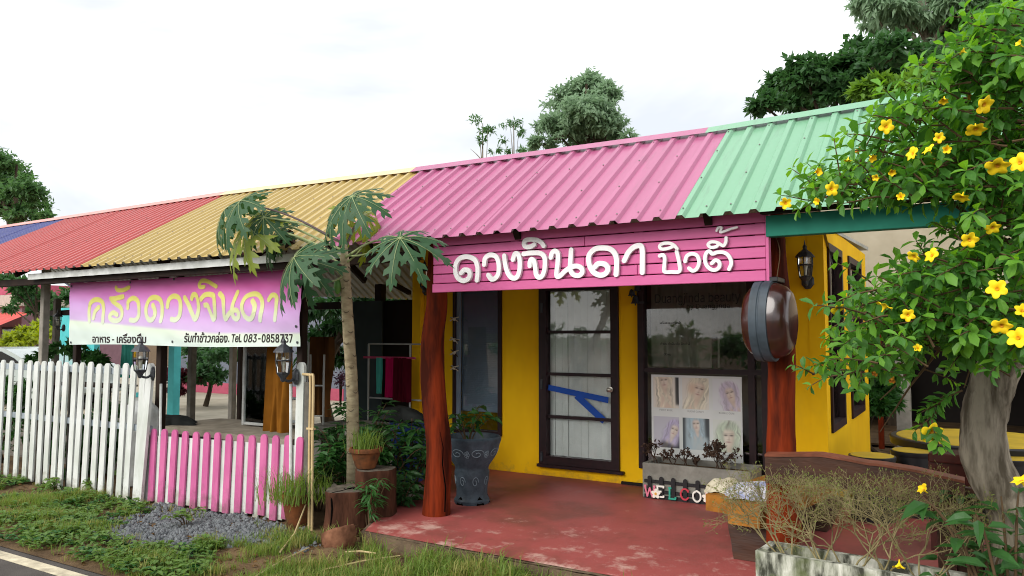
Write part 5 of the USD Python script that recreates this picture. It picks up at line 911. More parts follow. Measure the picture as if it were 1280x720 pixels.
# ------------------------------------------------------------------ houses, car at the left and behind
hb = atZ(262, 491, 0); HY = hb[1]; gh = thing('grey_house', 'grey house wall with a pink painted base across the pale courtyard', 'house', (hb[0], HY, 0))
hx0, hx1 = atY(222, 480, HY)[0], atY(430, 480, HY)[0]; zpb = atY(262, 478, HY)[2]
part(gh, 'base_course', bx(hx0 - .02, hx1, HY - .03, HY, 0, zpb), 'house_pinkbase'); part(gh, 'wall', bx(hx0, hx1, HY + .001, HY + .2, 0, 3.0), 'house_grey'); part(gh, 'side_wall', bx(hx0, hx0 + .2, HY + .2, HY + 5, 0, 3.0), 'house_grey')
part(gh, 'roof', hull([(hx0 - .5, HY - .6, 2.95), (hx1 + .5, HY - .6, 2.95), (hx0 - .5, HY + 2.5, 3.6), (hx1 + .5, HY + 2.5, 3.6), (hx0 - .5, HY + 5.4, 2.95), (hx1 + .5, HY + 5.4, 2.95)]), 'galvanised'); p = atY(330, 450, HY); w = part(gh, 'window', bx(p[0] - .5, p[0] + .5, HY - .02, HY + .0, .9, 2.0), 'dark_frame'); part(w, 'pane', bx(p[0] - .43, p[0] + .43, HY - .026, HY - .021, .97, 1.93), 'car_glass')
tq = thing('turquoise_wall', 'turquoise painted wall and posts partly hidden behind the banner', 'wall', (-17, 10.5, 0))
for px0, px1, Y, y1 in ((76, 98, 10.4, 385), (99, 119, 11.5, 395), (212, 219, 9.4, 395)): a, b = atY(px0, y1, Y), atY(px1, y1, Y); part(tq, 'panel' if px0 < 200 else 'post', bx(a[0], b[0], Y, Y + .15, 0, a[2]), 'teal_paint')
PYh = 15.0; ph = thing('pink_house', 'dusky pink house with cream band and red awning at the left picture edge', 'house', (-27, PYh, 0))
a, b = atY(-90, 400, PYh), atY(27, 400, PYh)
part(ph, 'wall', bx(a[0], b[0], PYh, PYh + 4, 0, atY(10, 384, PYh)[2]), 'house_pink'); part(ph, 'cream_band', bx(a[0], b[0] + .25, PYh - .15, PYh + 4.1, atY(10, 383.5, PYh)[2], atY(10, 369, PYh)[2]), 'house_cream'); part(ph, 'parapet', bx(a[0], b[0] + .1, PYh - .05, PYh + 4, atY(10, 368.5, PYh)[2], atY(10, 356, PYh)[2]), 'house_pinkbase')
z1, z0 = atY(10, 391, PYh - .1)[2], atY(10, 411, PYh - 1.4)[2]; xs = np.linspace(a[0], b[0] + .8, 60); hs = .03 * (np.arange(60) % 4 < 2); V = np.vstack([np.c_[xs, np.full(60, PYh - 1.4), z0 + hs], np.c_[xs, np.full(60, PYh - .05), z1 + hs]]); i = np.arange(59); qd = np.stack([i, i + 1, i + 61, i + 60], 1); part(ph, 'awning', (V, np.vstack([qd[:, [0, 1, 2]], qd[:, [0, 2, 3]]])), 'awning_red')
for x in (b[0] + .6, b[0] - 2): part(ph, 'awning_post', bx(x - .05, x + .05, PYh - 1.35, PYh - 1.25, 0, z0), 'house_pink')
p = atY(12, 440, PYh); w = part(ph, 'window', bx(p[0] - .6, p[0] + .5, PYh - .03, PYh - .001, .9, 1.9), 'dark_frame'); part(w, 'pane', bx(p[0] - .53, p[0] + .43, PYh - .036, PYh - .031, .97, 1.83), 'car_glass')
# pale car nose-on to the left, seen over the fence
cp = atY(8, 436, 8.6); CXc, CYc = cp[0] - .6, 8.6
carp = thing('parked_car', 'pale grey car parked behind the fence at the left edge', 'car', (CXc, CYc, 0))
side = spline_poly([(-2.1, .3), (-2.15, .75), (-1.95, .95), (-1.2, 1.0), (-.65, cp[2] - .02), (.3, cp[2] + .03), (1.0, cp[2] - .12), (1.55, 1.02), (2.05, .92), (2.15, .6), (2.1, .3), (0, .25)])
ws = [(-1.3, .31), (1.3, .31)]
bd = side.difference(unary_union([Point(x, .31).buffer(.36) for x, _ in ws])); part(carp, 'body', poly_extrude(affinity.translate(bd, CXc, 0), CYc, CYc + 1.65), 'car_paint', smooth=30)
for y in (CYc - .006, CYc + 1.656): 
    for pts in ([(-1.0, 1.0), (-.58, cp[2] - .1), (-.05, cp[2] - .05), (-.05, 1.0)], [(.03, 1.0), (.03, cp[2] - .05), (.4, cp[2] - .06), (.95, cp[2] - .2), (1.2, 1.0)]): part(carp, 'side_window', poly_extrude(affinity.translate(Polygon(pts), CXc, 0), y - .004, y + .004), 'car_glass')
for x, z in ws:
    for y in (CYc + .02, CYc + 1.43):
        m = lathe([(.2, -.1), (.3, -.1), (.31, -.07), (.31, .07), (.3, .1), (.2, .1)], 28); wh_ = part(carp, 'wheel', (np.stack([m[0][:, 0] + CXc + x, m[0][:, 2] + y + .1, m[0][:, 1] + z], 1), m[1][:, ::-1]), 'tyre'); m = lathe([(.19, -.112), (.16, -.115), (.05, -.105)], 20); part(wh_, 'rim', (np.stack([m[0][:, 0] + CXc + x, m[0][:, 2] * (1 if y < CYc + 1 else -1) + y + .1, m[0][:, 1] + z], 1), m[1]), 'galvanised')
part(carp, 'headlight', bx(CXc + 1.95, CXc + 2.12, CYc + .05, CYc + .35, .68, .82, .02), 'white_metal'); part(carp, 'headlight', bx(CXc + 1.95, CXc + 2.12, CYc + 1.3, CYc + 1.6, .68, .82, .02), 'white_metal')

# ------------------------------------------------------------------ trees and shrubs
def crown(blobs, n, L, W, seed, per=26, out=.7, flat=.35, shape='slim', hang=0.0, jit=.42):
    """Leaf clumps spread over the shells of blobs (centre, radius): gaps stay between the clumps."""
    r = np.random.default_rng(seed); c = np.array([b[0] for b in blobs], float); R = np.array([b[1] for b in blobs], float); wt = R ** 2 / (R ** 2).sum(); k = max(1, n // per); idx = r.choice(len(blobs), k, p=wt)
    d = unit(k, r); d[:, 2] = np.where(d[:, 2] < -.3, -d[:, 2] * .6, d[:, 2]); cc = c[idx] + d * (R[idx] * r.uniform(.45, 1.05, k))[:, None] * [1, 1, .9]; cr = R[idx] * r.uniform(.12, .34, k)
    base = np.repeat(cc, per, 0) + r.normal(size=(k * per, 3)) * np.repeat(cr, per)[:, None] * jit * [1.2, 1.2, .8]; dd = unit(k * per, r) * .9 + np.repeat(d, per, 0) * out; dd[:, 2] -= hang; nn = np.repeat(d, per, 0) * .5 + r.normal(size=(k * per, 3)) * flat; nn[:, 2] += .7
    m = k * per; return leaves(base, dd, nn, L * r.uniform(.6, 1.2, m), W * r.uniform(.7, 1.2, m), shape=shape)
def tree(name, label, catg, blobs_px, Y, n, L, W, lm, seed, trunk_px=None, r0=.15, group=None, limbs=True, dY=1.0, hang=0.0, per=26, base=None, jit=.42, mt='bark_dark', out=.7, shape='slim'):
    r = np.random.default_rng(seed); blobs = []
    for px, py, pr in blobs_px:
        y = Y + r.uniform(-1, 1) * dY; p = atY(px, py, y); blobs.append((p, pr * mpp(p)))
    cen = np.mean([b[0] for b in blobs], 0); foot = np.array([atY(trunk_px or blobs_px[0][0], 300, Y)[0], Y, 0.0]) if base is None else np.array(base, float)
    t = thing(name, label, catg, tuple(foot), group); topz = max(b[0][2] for b in blobs); tp = smooth_path([foot, foot + (cen - foot) * .4 + r.normal(size=3) * .1, cen * [1, 1, 0] + [0, 0, foot[2] + (topz - foot[2]) * .75], cen * [1, 1, 0] + [0, 0, topz]], 6)
    part(t, 'trunk', tube(tp, np.linspace(r0, r0 * .2, len(tp)), 10), mt, smooth=60)
    if limbs:
        for b, R in blobs:
            s = int(len(tp) * r.uniform(.45, .8)); part(t, 'limb', tube(smooth_path([tp[s], (tp[s] + b) / 2 + [0, 0, R * .1], b], 4), np.linspace(r0 * .35, r0 * .08, 9), 6), mt)
    part(t, 'crown', crown(blobs, n, L, W, seed, per=per, hang=hang, jit=jit, out=out, shape=shape), lm, kind='stuff'); return t
tree('broadleaf_tree', 'dense dark broadleaf tree rising behind the green roof', 'tree', [(958, 135, 20), (980, 112, 26), (1008, 98, 28), (1012, 130, 28), (1045, 120, 32), (1062, 85, 26), (1092, 72, 30), (1085, 105, 32), (1125, 100, 32), (1120, 70, 28), (1150, 85, 28)], 20, 11500, .22, .14, 'leaf_dark', 1, 1060, .3, dY=1.6, jit=.6)
tree('small_tree', 'light green young tree showing just above the green roof edge', 'tree', [(1092, 118, 22), (1120, 122, 20), (1145, 112, 22)], 15, 3200, .2, .1, 'leaf_bright', 2, 1110, .12)
tree('eucalyptus_tree', 'tall airy eucalyptus with pale trunk above the green roof', 'tree', [(1115, 12, 26), (1140, 28, 24), (1160, -5, 30), (1180, 40, 24), (1195, 10, 28), (1175, 68, 22), (1205, 75, 22), (1140, -40, 34), (1100, 30, 20), (1090, 5, 22), (1215, 30, 24)], 26, 9500, .30, .10, 'leaf_euca', 3, 1163, .26, dY=1.5, hang=.8, mt='bark_grey', jit=.8)
tree('eucalyptus_tree', 'dark leafy tree in the top right corner behind the yellow flowers', 'tree', [(1235, 20, 36), (1265, 45, 36), (1280, 5, 40), (1225, 55, 26), (1300, 60, 40)], 24, 9500, .28, .1, 'leaf_tree', 4, 1262, .26, dY=1.2, hang=.5, jit=.7)
tree('rain_tree', 'grey green rounded tree standing alone above the pink roof', 'tree', [(735, 112, 22), (708, 128, 24), (756, 122, 18), (690, 158, 22), (735, 145, 32), (760, 160, 24), (712, 170, 28), (784, 172, 10), (678, 182, 14), (742, 178, 30), (774, 178, 12)], 30, 15000, .28, .12, 'leaf_euca', 5, 728, .3, dY=1.0, hang=.4, jit=.55)
tree('thin_tree', 'left of two thin sparse trees above the pink roof', 'tree', [(598, 155, 10), (610, 163, 9), (603, 178, 7), (588, 186, 7), (618, 190, 7)], 32, 380, .24, .08, 'leaf_tree', 6, 602, .1, dY=.6, jit=.9, hang=.3, mt='bark_grey')
tree('thin_tree', 'right of two thin sparse trees above the pink roof', 'tree', [(638, 156, 10), (648, 168, 9), (632, 178, 8), (652, 188, 6), (641, 190, 7)], 32, 420, .24, .08, 'leaf_tree', 7, 639, .1, dY=.6, jit=.9, hang=.3, mt='bark_grey')
tree('thin_tree', 'low leafy sapling top between the thin trees and the rounded tree', 'tree', [(660, 192, 9), (670, 195, 8), (655, 198, 8)], 31, 260, .24, .08, 'leaf_tree', 16, 662, .08, dY=.4, jit=.9)
tree('broadleaf_tree', 'mid green tree at the left picture edge above the blue roof', 'tree', [(-6, 205, 24), (12, 222, 22), (28, 245, 24), (8, 258, 24), (46, 262, 14), (60, 272, 8), (-20, 240, 34), (30, 275, 18)], 17, 11000, .26, .13, 'leaf_tree', 8, 0, .25, dY=1.2, jit=.6)
tree('mango_tree', 'leafy green mango tree behind the restaurant beside the papaya trunk', 'tree', [(392, 395, 26), (415, 385, 24), (440, 372, 22), (405, 425, 24), (430, 410, 24), (395, 455, 22), (425, 452, 20), (470, 370, 18), (500, 372, 18)], 9.6, 3400, .2, .06, 'leaf_mango', 9, 415, .12, dY=.5, hang=.5, shape='ovate', jit=.55)
tree('round_shrub', 'dark round clipped shrub behind the middle grey post', 'shrub', [(268, 450, 26), (262, 472, 22), (246, 440, 20), (280, 445, 18), (250, 470, 18)], 11.2, 3600, .12, .07, 'leaf_dark', 10, 262, .06, dY=.4, limbs=False)
tree('red_shrub', 'low shrub with dark red leaves before the grey house', 'shrub', [(215, 472, 16), (228, 478, 14), (238, 470, 12), (220, 488, 12)], 10.6, 1400, .12, .06, 'leaf_red', 11, 225, .04, dY=.3, limbs=False)
tree('yellow_green_bush', 'yellow green bush behind the left grey posts', 'bush', [(30, 425, 20), (48, 415, 16), (62, 422, 14), (18, 432, 16)], 12, 2200, .18, .08, 'leaf_yellowgreen', 12, 40, .05, dY=.4, limbs=False)
tree('broadleaf_tree', 'dark leafy tree between the pink house and the left posts', 'tree', [(35, 372, 14), (45, 390, 14), (58, 375, 12), (30, 360, 12), (68, 395, 12), (14, 385, 9), (85, 375, 12), (5, 352, 12), (75, 410, 12)], 13.5, 2600, .26, .13, 'leaf_dark', 13, 52, .1, dY=.5)
tree('hedge_bush', 'bright leafy bush just behind the fence left of the first lantern', 'bush', [(60, 445, 12), (80, 440, 14), (100, 445, 12), (120, 452, 12), (45, 452, 10)], 6.3, 1500, .1, .045, 'leaf_plant', 14, 80, .03, dY=.2, limbs=False, shape='ovate')
for k, (px, py, Y, lm, lb) in enumerate(((15, 500, 5.0, 'leaf_plant', 'green weedy bush behind the leftmost fence pickets'), (95, 540, 5.0, 'leaf_dark', 'dark bush low behind the middle of the white fence'), (140, 520, 5.3, 'leaf_dark', 'dark bush behind the white fence near the barrel'))):
    tree('bush', lb, 'bush', [(px, py, 28), (px + 25, py + 25, 26), (px - 18, py + 30, 24), (px + 10, py + 55, 26)], Y, 1500, .09, .045, lm, 70 + k, px, .02, dY=.12, limbs=False, shape='ovate')
tree('yard_bush', 'leafy bush in the yard beyond the yellow side wall', 'bush', [(1098, 490, 18), (1092, 510, 14), (1108, 505, 12), (1100, 470, 14)], 11.0, 1500, .16, .09, 'leaf_plant', 17, 1098, .03, dY=.2, limbs=False, shape='ovate')
# planting bed between gate post and porch
BED = [(398, 560, 5.15, .62, 'leafy dark plant beside the papaya trunk left'), (430, 545, 5.5, .75, 'bushy dark plant behind the stumps'), (480, 560, 5.6, .85, 'broad leaved plant left of the red pillar'), (512, 575, 5.75, .8, 'dark plant in shade touching the left red pillar'), (500, 600, 5.3, .42, 'low plant in the bed beside the porch corner'), (462, 530, 5.9, .95, 'tallest plant of the bed below the clothes rack')]
for k, (px, py, Y, h, lb) in enumerate(BED): p = atY(px, py, Y); plant('bed_plant', lb, (p[0], Y, 0), h, 330, .13, .06, 'leaf_dark' if k not in (0, 2) else 'leaf_plant', 80 + k, .55, 12, droop=.35, per=12)
p = atY(476, 590, 5.35); solo('bed_kerb', rough(dense(bx(p[0], -4.15, 5.62, 5.72, 0, .22), .1), .012, 6, 3), 'concrete', 'low dark concrete kerb at the rear of the planting bed', 'kerb')
p0_, p1_ = atZ(505, 592, .15), atZ(539, 590, .15); solo('cream_stick', tube([p0_ + [-.03, -.06, -.03], p0_, p1_], .012, 6), 'straw', 'short cream stick lying at the foot of the left red pillar', 'stick')

# ------------------------------------------------------------------ papaya tree
pb_ = np.array([atY(440, 620, 5.16)[0], 5.16, 0.0]); pap = thing('papaya_tree', 'young papaya tree with scarred trunk and drooping lobed leaves before the banner', 'tree', tuple(pb_))
PP = lambda x, y, Y=4.62: atY(x, y, Y)
tp = smooth_path([pb_, PP(441, 600, 5.14), PP(441, 540, 5.06), PP(440, 480, 4.93), PP(436, 420, 4.76), PP(433, 370, 4.62), PP(431, 330, 4.56), PP(430, 305, 4.54)], 8); n = len(tp); rr = np.interp(np.linspace(0, 1, n), [0, .2, .6, .85, 1], [.06, .055, .048, .04, .021]); tv, tf = tube(tp, rr, 16)
part(pap, 'trunk', rough((tv, tf), .004, 18, 3), 'papaya_bark', smooth=50)
scars = []
r = np.random.default_rng(8)
for k in range(46):
    s = .22 + .68 * k / 46; c = tp[int(s * (n - 1))] + [0, 0, r.uniform(-.01, .01)]; R = rr[int(s * (n - 1))]; a0 = k * 2.4
    scars.append(tube([c + [(R + .0015) * math.cos(a0 + a), (R + .0015) * math.sin(a0 + a), -.016 * (1 - (a / .55) ** 2)] for a in np.linspace(-.55, .55, 7)], [.001, .0035, .0045, .005, .0045, .0035, .001], 5))
part(pap, 'leaf_scars', cat(scars), 'papaya_scar', kind='stuff')
apex = tp[-1]
def papaya_leaf(hub, dirv, size, seed, m, droop=.55, tilt=None, nl=9, span=155):
    """Palm shaped leaf: nl lobes round the hub, each cut into side lobes; lobes sag like an umbrella."""
    r = np.random.default_rng(seed); polys = []
    for k in range(nl):
        a = math.radians(-span + 2 * span * k / (nl - 1)) + r.normal() * .05; ln = size * (1 - .38 * (abs(k - (nl - 1) / 2) / ((nl - 1) / 2)) ** 1.5) * r.uniform(.9, 1.08); w = ln * .062
        pts = []
        tipw = [(.0, .5), (.22, .75), (.32, 1.1), (.38, 2.3), (.49, 3.3), (.47, 2.0), (.46, 1.15), (.56, 1.1), (.61, 2.2), (.71, 2.9), (.69, 1.6), (.68, .95), (.77, .85), (.81, 1.6), (.89, 1.8), (.86, .7), (.93, .5), (1.0, .0)]
        jl = [(t, wv * r.uniform(.8, 1.25)) for t, wv in tipw]; jr = [(t, wv * r.uniform(.8, 1.25)) for t, wv in tipw]
        pts = [(t * ln, wv * w) for t, wv in jl] + [(t * ln, -wv * w) for t, wv in jr[::-1]]
        polys.append(affinity.rotate(Polygon(pts).buffer(0), a, origin=(0, 0), use_radians=True))
    g = unary_union(polys + [Point(0, 0).buffer(size * .13)]).buffer(.002); g = max(getattr(g, 'geoms', [g]), key=lambda q: q.area)
    v2, f = trimesh.creation.triangulate_polygon(g, engine='earcut'); v, f = dense((np.c_[v2, 0 * v2[:, 0]], f), size * .09)
    rad = np.linalg.norm(v[:, :2], axis=1) / size; th = np.arctan2(v[:, 1], v[:, 0]); lobe = np.cos(th * (nl - 1) * math.pi / math.radians(2 * span) * 1.0) 
    z = -droop * size * rad ** 1.7 + .03 * size * np.cos(th * 360 / (2 * span) * (nl - 1)) * rad + .035 * size * (meshkit.fbm(np.c_[v[:, :2] / size * 5, 0 * rad + seed], 2, seed) - .5)
    sh = 1 - .28 * np.clip(rad, 0, 1) ** 2 * droop; v = np.c_[v[:, 0] * sh, v[:, 1] * sh, z]
    x = np.array(dirv, float); x /= np.linalg.norm(x); up = np.array([0, 0, 1.0]) if tilt is None else np.array(tilt, float); y = np.cross(up, x); y /= np.linalg.norm(y); zz = np.cross(x, y)
    W_ = hub + v[:, :1] * x + v[:, 1:2] * y + v[:, 2:] * zz; lf = part(pap, 'leaf', (W_, f), m, smooth=60)
    vs = []
    for k in range(nl):
        a = math.radians(-span + 2 * span * k / (nl - 1)); ln = size * (1 - .38 * (abs(k - (nl - 1) / 2) / ((nl - 1) / 2)) ** 1.5) * .85; t = np.linspace(0, 1, 6); rr_ = t * ln / size; s_ = 1 - .28 * rr_ ** 2 * droop; P = np.c_[np.cos(a) * t * ln * s_, np.sin(a) * t * ln * s_, -droop * size * rr_ ** 1.7 + .03 * size * rr_ + .004]; vs.append(tube(hub + P[:, :1] * x + P[:, 1:2] * y + P[:, 2:] * zz, np.linspace(.003, .001, 6), 4))
    part(lf, 'ribs', cat(vs), 'petiole'); return lf
LEAVES = [((300, 252), 4.2, (-.6, -.35, -.6), .52, 1, 'leaf_papaya', .55), ((282, 262), 4.45, (-.9, .1, -.6), .46, 8, 'leaf_papaya', .7), ((308, 282), 4.3, (-.3, -.5, -.85), .54, 2, 'leaf_papaya_yellow', .5), ((368, 322), 4.05, (-.45, -.4, -.8), .50, 3, 'leaf_papaya', .5), ((384, 326), 4.25, (.1, -.4, -.85), .42, 12, 'leaf_papaya', .5), ((440, 246), 4.2, (.05, -.6, -.6), .46, 4, 'leaf_papaya', .6),
          ((456, 268), 4.75, (.4, .5, -.6), .44, 5, 'leaf_papaya_yellow', .7), ((500, 298), 4.15, (.7, -.3, -.5), .44, 6, 'leaf_papaya', .55), ((345, 290), 4.6, (-.5, -.2, -.5), .40, 7, 'leaf_papaya', .6), ((425, 256), 4.5, (-.6, -.3, -.5), .40, 9, 'leaf_papaya', .65), ((330, 272), 4.3, (.3, -.4, -.7), .36, 10, 'leaf_papaya', .6)]
for k, ((x, y), Y, d_, s_, sd_, m_, dr) in enumerate(LEAVES):
    hb_ = PP(x, y, Y); st_ = tp[-1 - 3 * (k % 5)] ; mid = (st_ + hb_) / 2 + [0, 0, .05]; part(pap, 'petiole', tube(smooth_path([st_, mid, hb_], 6), np.linspace(.011, .006, 13), 7), 'petiole' if k % 3 else 'petiole_dark', smooth=50); papaya_leaf(hb_, d_, s_, 100 + sd_, m_, dr, (d_[0] * .25, -.55, .75))
for k, (x, y, Y) in enumerate(((472, 312, 4.3), (460, 300, 4.5), (405, 352, 4.35))): part(pap, 'petiole', tube(smooth_path([tp[-6 - 3 * k], (tp[-6 - 3 * k] + PP(x, y, Y)) / 2 + [0, 0, -.02], PP(x, y, Y)], 5), np.linspace(.009, .004, 11), 6), 'petiole')
part(pap, 'fruit', lathe([(.004, -.07), (.02, -.055), (.032, -.015), (.03, .02), (.016, .045), (.006, .06)], 14, PP(422, 357, 4.55)), 'fruit', smooth=True)
dl = PP(357, 292, 4.75); part(pap, 'dead_leaf', leaves(dl + unit(14) * .05, unit(14) + [0, 0, -1.2], unit(14), .16, .05), 'dry_brown')
# ------------------------------------------------------------------ yellow allamanda over the right corner
from shapely import prepare, contains_xy
AB = np.array([atY(1290, 700, 4.55)[0], 4.55, 0.0]); al = thing('allamanda_bush', 'big flowering allamanda with curved grey trunk and yellow trumpet flowers at the right', 'bush', tuple(AB))
tk = smooth_path([AB, atY(1272, 650, 4.55), atY(1248, 608, 4.55), atY(1232, 562, 4.55), atY(1231, 515, 4.55), atY(1246, 470, 4.55), atY(1270, 425, 4.5), atY(1290, 380, 4.4)], 7)
tv = tube(tk, np.interp(np.linspace(0, 1, len(tk)), [0, .3, .7, 1], [.135, .112, .098, .075]), 24); part(al, 'trunk', rough(rough(rough(tv, .022, 4, 2), .010, 13, 5), .006, 30, 9), 'bark_grey', smooth=60)
U_ = Polygon([(1010, 258), (1035, 232), (1085, 215), (1115, 168), (1150, 140), (1195, 100), (1225, 55), (1255, 28), (1300, 5), (1340, 150), (1330, 290), (1240, 262), (1180, 250), (1080, 256)])
L_p = Polygon([(1065, 405), (1085, 355), (1125, 355), (1175, 322), (1215, 270), (1300, 200), (1330, 420), (1280, 455), (1190, 440), (1150, 465), (1080, 465), (1040, 470), (1042, 455), (1075, 440)])
r = np.random.default_rng(77)
def sample(poly, n):
    x0, y0, x1, y1 = poly.bounds; out = []
    while len(out) < n:
        q = r.uniform([x0, y0], [x1, y1], (n, 2)); out += [tuple(a) for a in q[contains_xy(poly, q[:, 0], q[:, 1])]]
    return out[:n]
LV, ST = [], []
def shoot(p, d, length, seed_r, leafL=.08, dens=.045, m=0, droop=.25):
    k = 7; P = [p]; dd = d / np.linalg.norm(d)
    for i in range(k): dd = dd + np.array([0, 0, -droop / k]) + seed_r.normal(size=3) * .07; dd /= np.linalg.norm(dd); P.append(P[-1] + dd * length / k)
    P = np.array(P); ST.append(tube(P, np.linspace(.0045, .0018, len(P)), 4, cap=False)); nn = int(length / dens); ph = seed_r.uniform(0, 6)
    for i in range(1, nn + 1):
        s = i / nn * (len(P) - 1); j = min(int(s), len(P) - 2); q = P[j] + (P[j + 1] - P[j]) * (s - j); t = P[j + 1] - P[j]; t, a, b = frame3(t); c = 3 if seed_r.random() < .5 else 4
        for w_ in range(c):
            g = ph + i * .8 + w_ * 2 * math.pi / c; o = math.cos(g) * a + math.sin(g) * b; dl = o + t * .55 + np.array([0, 0, -.12]); LV.append((q, dl, np.array([o[0] * -.15, o[1] * -.15, 1.0]) + t * .5, leafL * seed_r.uniform(.65, 1.2) * (1 - .25 * i / nn), m or (1 if i >= nn - 1 and seed_r.random() < .55 else 0)))
def surf_y(px, py, dep): return dep
for px, py in sample(U_, 470):
    inner = U_.exterior.distance(Point(px, py)); Y = r.uniform(3.35, 4.5); p = atY(px, py, Y)
    if Y > 4.3 and py > 215: p = atY(px, py, 4.15)
    d = np.array([r.normal() * .8 - .45, r.normal() * .6 - .25, r.uniform(-.1, .9)]); shoot(p, d, r.uniform(.1, .26), r)
for px, py in sample(L_p, 330):
    Y = r.uniform(3.3, 4.35); p = atY(px, py, Y); d = np.array([r.normal() * .8 - .35, r.normal() * .6 - .3, r.uniform(-.35, .6)]); shoot(p, d, r.uniform(.1, .24), r)
def limb(pts, rad): part(al, 'branch', tube(smooth_path(pts, 6), np.linspace(rad, rad * .35, 6 * (len(pts) - 1) + 1), 7), 'stem_brown')
E_ = tk[-1]
for pts in ([E_, atY(1250, 300, 4.2), atY(1200, 180, 4.0), atY(1130, 140, 3.9)], [E_, atY(1270, 250, 4.2), atY(1250, 120, 4.0), atY(1240, 40, 3.9)], [E_, atY(1200, 260, 4.3), atY(1100, 230, 4.2), atY(1000, 235, 4.15)], [E_, atY(1220, 370, 4.1), atY(1150, 380, 3.9), atY(1060, 385, 3.8)], [tk[-8], atY(1200, 440, 4.1), atY(1120, 430, 4.0), atY(1015, 468, 3.95)], [E_, atY(1240, 220, 4.3), atY(1170, 210, 4.2), atY(1080, 180, 4.1)]): limb(pts, .014)
for pts in ([atY(1237, 375, 4.0), atY(1222, 430, 3.9), atY(1205, 485, 3.85)], [atY(1180, 430, 4.1), atY(1140, 480, 4.2), atY(1120, 510, 4.3), atY(1100, 540, 4.5)], [atY(1170, 410, 3.9), atY(1130, 470, 4.0), atY(1100, 500, 4.0)]): limb(pts, .007)
for px, py, Y in ((1203, 488, 3.85), (1185, 500, 3.85), (1170, 515, 3.85), (1165, 525, 3.8), (1190, 490, 3.9)): shoot(atY(px, py, Y), np.array([-.5 + r.normal() * .3, -.2, -.35]), .12, r, .075, .03)
for px, py in ((1240, 455), (1262, 470), (1275, 448), (1050, 468), (1018, 468)): shoot(atY(px, py, 3.9), np.array([-.3, -.3, .2]), .12, r)
part(al, 'stems', cat(ST), 'stem_brown', kind='stuff')
bp = np.array([l[0] for l in LV]); bd_ = np.array([l[1] for l in LV]); bn_ = np.array([l[2] for l in LV]); bl_ = np.array([l[3] for l in LV]); yg = np.array([l[4] for l in LV]) > 0; NL = len(LV)
dist = np.linalg.norm(bp - EYE, axis=1); show = np.argsort(-(bl_ / dist))
big = set(show[:300].tolist()); rest = np.array([i for i in range(NL) if i not in big])
for m_, sel in (('leaf_alla', rest[~yg[rest]]), ('leaf_alla_young', rest[yg[rest]])): part(al, 'foliage', leaves(bp[sel], bd_[sel], bn_[sel], bl_[sel], bl_[sel] * .5, shape='obovate'), m_, kind='stuff')
for i in sorted(big): part(al, 'leaf', leaves(bp[i:i + 1], bd_[i:i + 1], bn_[i:i + 1], bl_[i], bl_[i] * .5, shape='obovate'), 'leaf_alla_young' if yg[i] else 'leaf_alla', smooth=60)
def flower_mesh(c, axis, s, seed, closed=0.0):
    r_ = np.random.default_rng(seed); t, a, b = frame3(np.asarray(axis, float)); ang = np.linspace(0, 2 * math.pi, 41)[:-1]; V, F = [], []
    prof = [(-.75, .06), (-.5, .075), (-.28, .15), (-.05, .30), (.06, .55), (.10, .85), (.02, 1.0)]
    ph = r_.uniform(0, 6.28)
    for k, (h, rad) in enumerate(prof):
        pet = np.abs(np.cos(2.5 * (ang + ph))); w_ = max(0, (rad - .3) / .7); R = s * .5 * rad * (1 - w_ * .38 * (1 - pet) ** 1.2) * (1 - closed * w_ * .45); H = s * .5 * (h + closed * w_ * .5 + .16 * w_ * (np.sin(2.5 * (ang + ph) * 2) * .6 + r_.normal() * .1))
        V.append(c + H[:, None] * t + R[:, None] * (np.cos(ang)[:, None] * a + np.sin(ang)[:, None] * b)) if np.ndim(H) else V.append(c + H * t + R[:, None] * (np.cos(ang)[:, None] * a + np.sin(ang)[:, None] * b))
    n = 40
    for i in range(len(prof) - 1):
        for j in range(n): k = (j + 1) % n; A_, B_, C_, D_ = i * n + j, i * n + k, (i + 1) * n + k, (i + 1) * n + j; F += [(A_, B_, C_), (A_, C_, D_)]
    return np.vstack(V), np.array(F), c - t * s * .12, t, a, b
def flower(parent, c, axis, s, seed, closed=0.0, m='petal_yellow', nm='flower'):
    v, f, q, t, a, b = flower_mesh(c, axis, s, seed, closed); fl = part(parent, nm, (v, f), m, smooth=True); g = np.linspace(0, 2 * math.pi, 11)[:-1]
    P = np.vstack([q + t * s * .1 + s * .085 * (np.cos(g)[:, None] * a + np.sin(g)[:, None] * b), q + t * s * .02]); part(fl, 'throat', (P, np.array([(j, (j + 1) % 10, 10) for j in range(10)])), 'throat_orange'); return fl
FLW = [(1231, 131, 26), (1220, 162, 26), (1247, 208, 30), (1274, 203, 26), (1108, 158, 20), (1180, 125, 17), (1174, 172, 15), (1140, 192, 20), (1160, 187, 18), (1183, 187, 16), (1090, 197, 16), (1095, 222, 12), (1126, 246, 15), (1202, 247, 22), (1241, 285, 20), (1212, 300, 22), (1022, 215, 16), (1040, 236, 20), (982, 254, 18), (1022, 252, 14), (1164, 319, 21), (1142, 321, 18), (1246, 361, 26), (1106, 383, 22), (1047, 386, 20), (1135, 394, 18), (1252, 408, 26), (1272, 422, 28), (1147, 435, 13), (1165, 541, 30), (1276, 600, 26), (1278, 388, 20), (1115, 215, 14), (1060, 200, 12), (1204, 64, 12), (1274, 56, 16)]
for k, (px, py, s) in enumerate(FLW):
    Y = 3.8 if px == 1165 else (3.45 if px == 1276 else 3.24) - (.1 if s > 22 else 0); c = atY(px, py, Y); s_m = s * mpp(c) * .98; ax = (EYE - c) / np.linalg.norm(EYE - c) + r.normal(size=3) * .7 + [0, 0, .05]
    flower(al, c, ax, s_m, k, .0 if s > 19 else r.choice([0, .3, .6]))
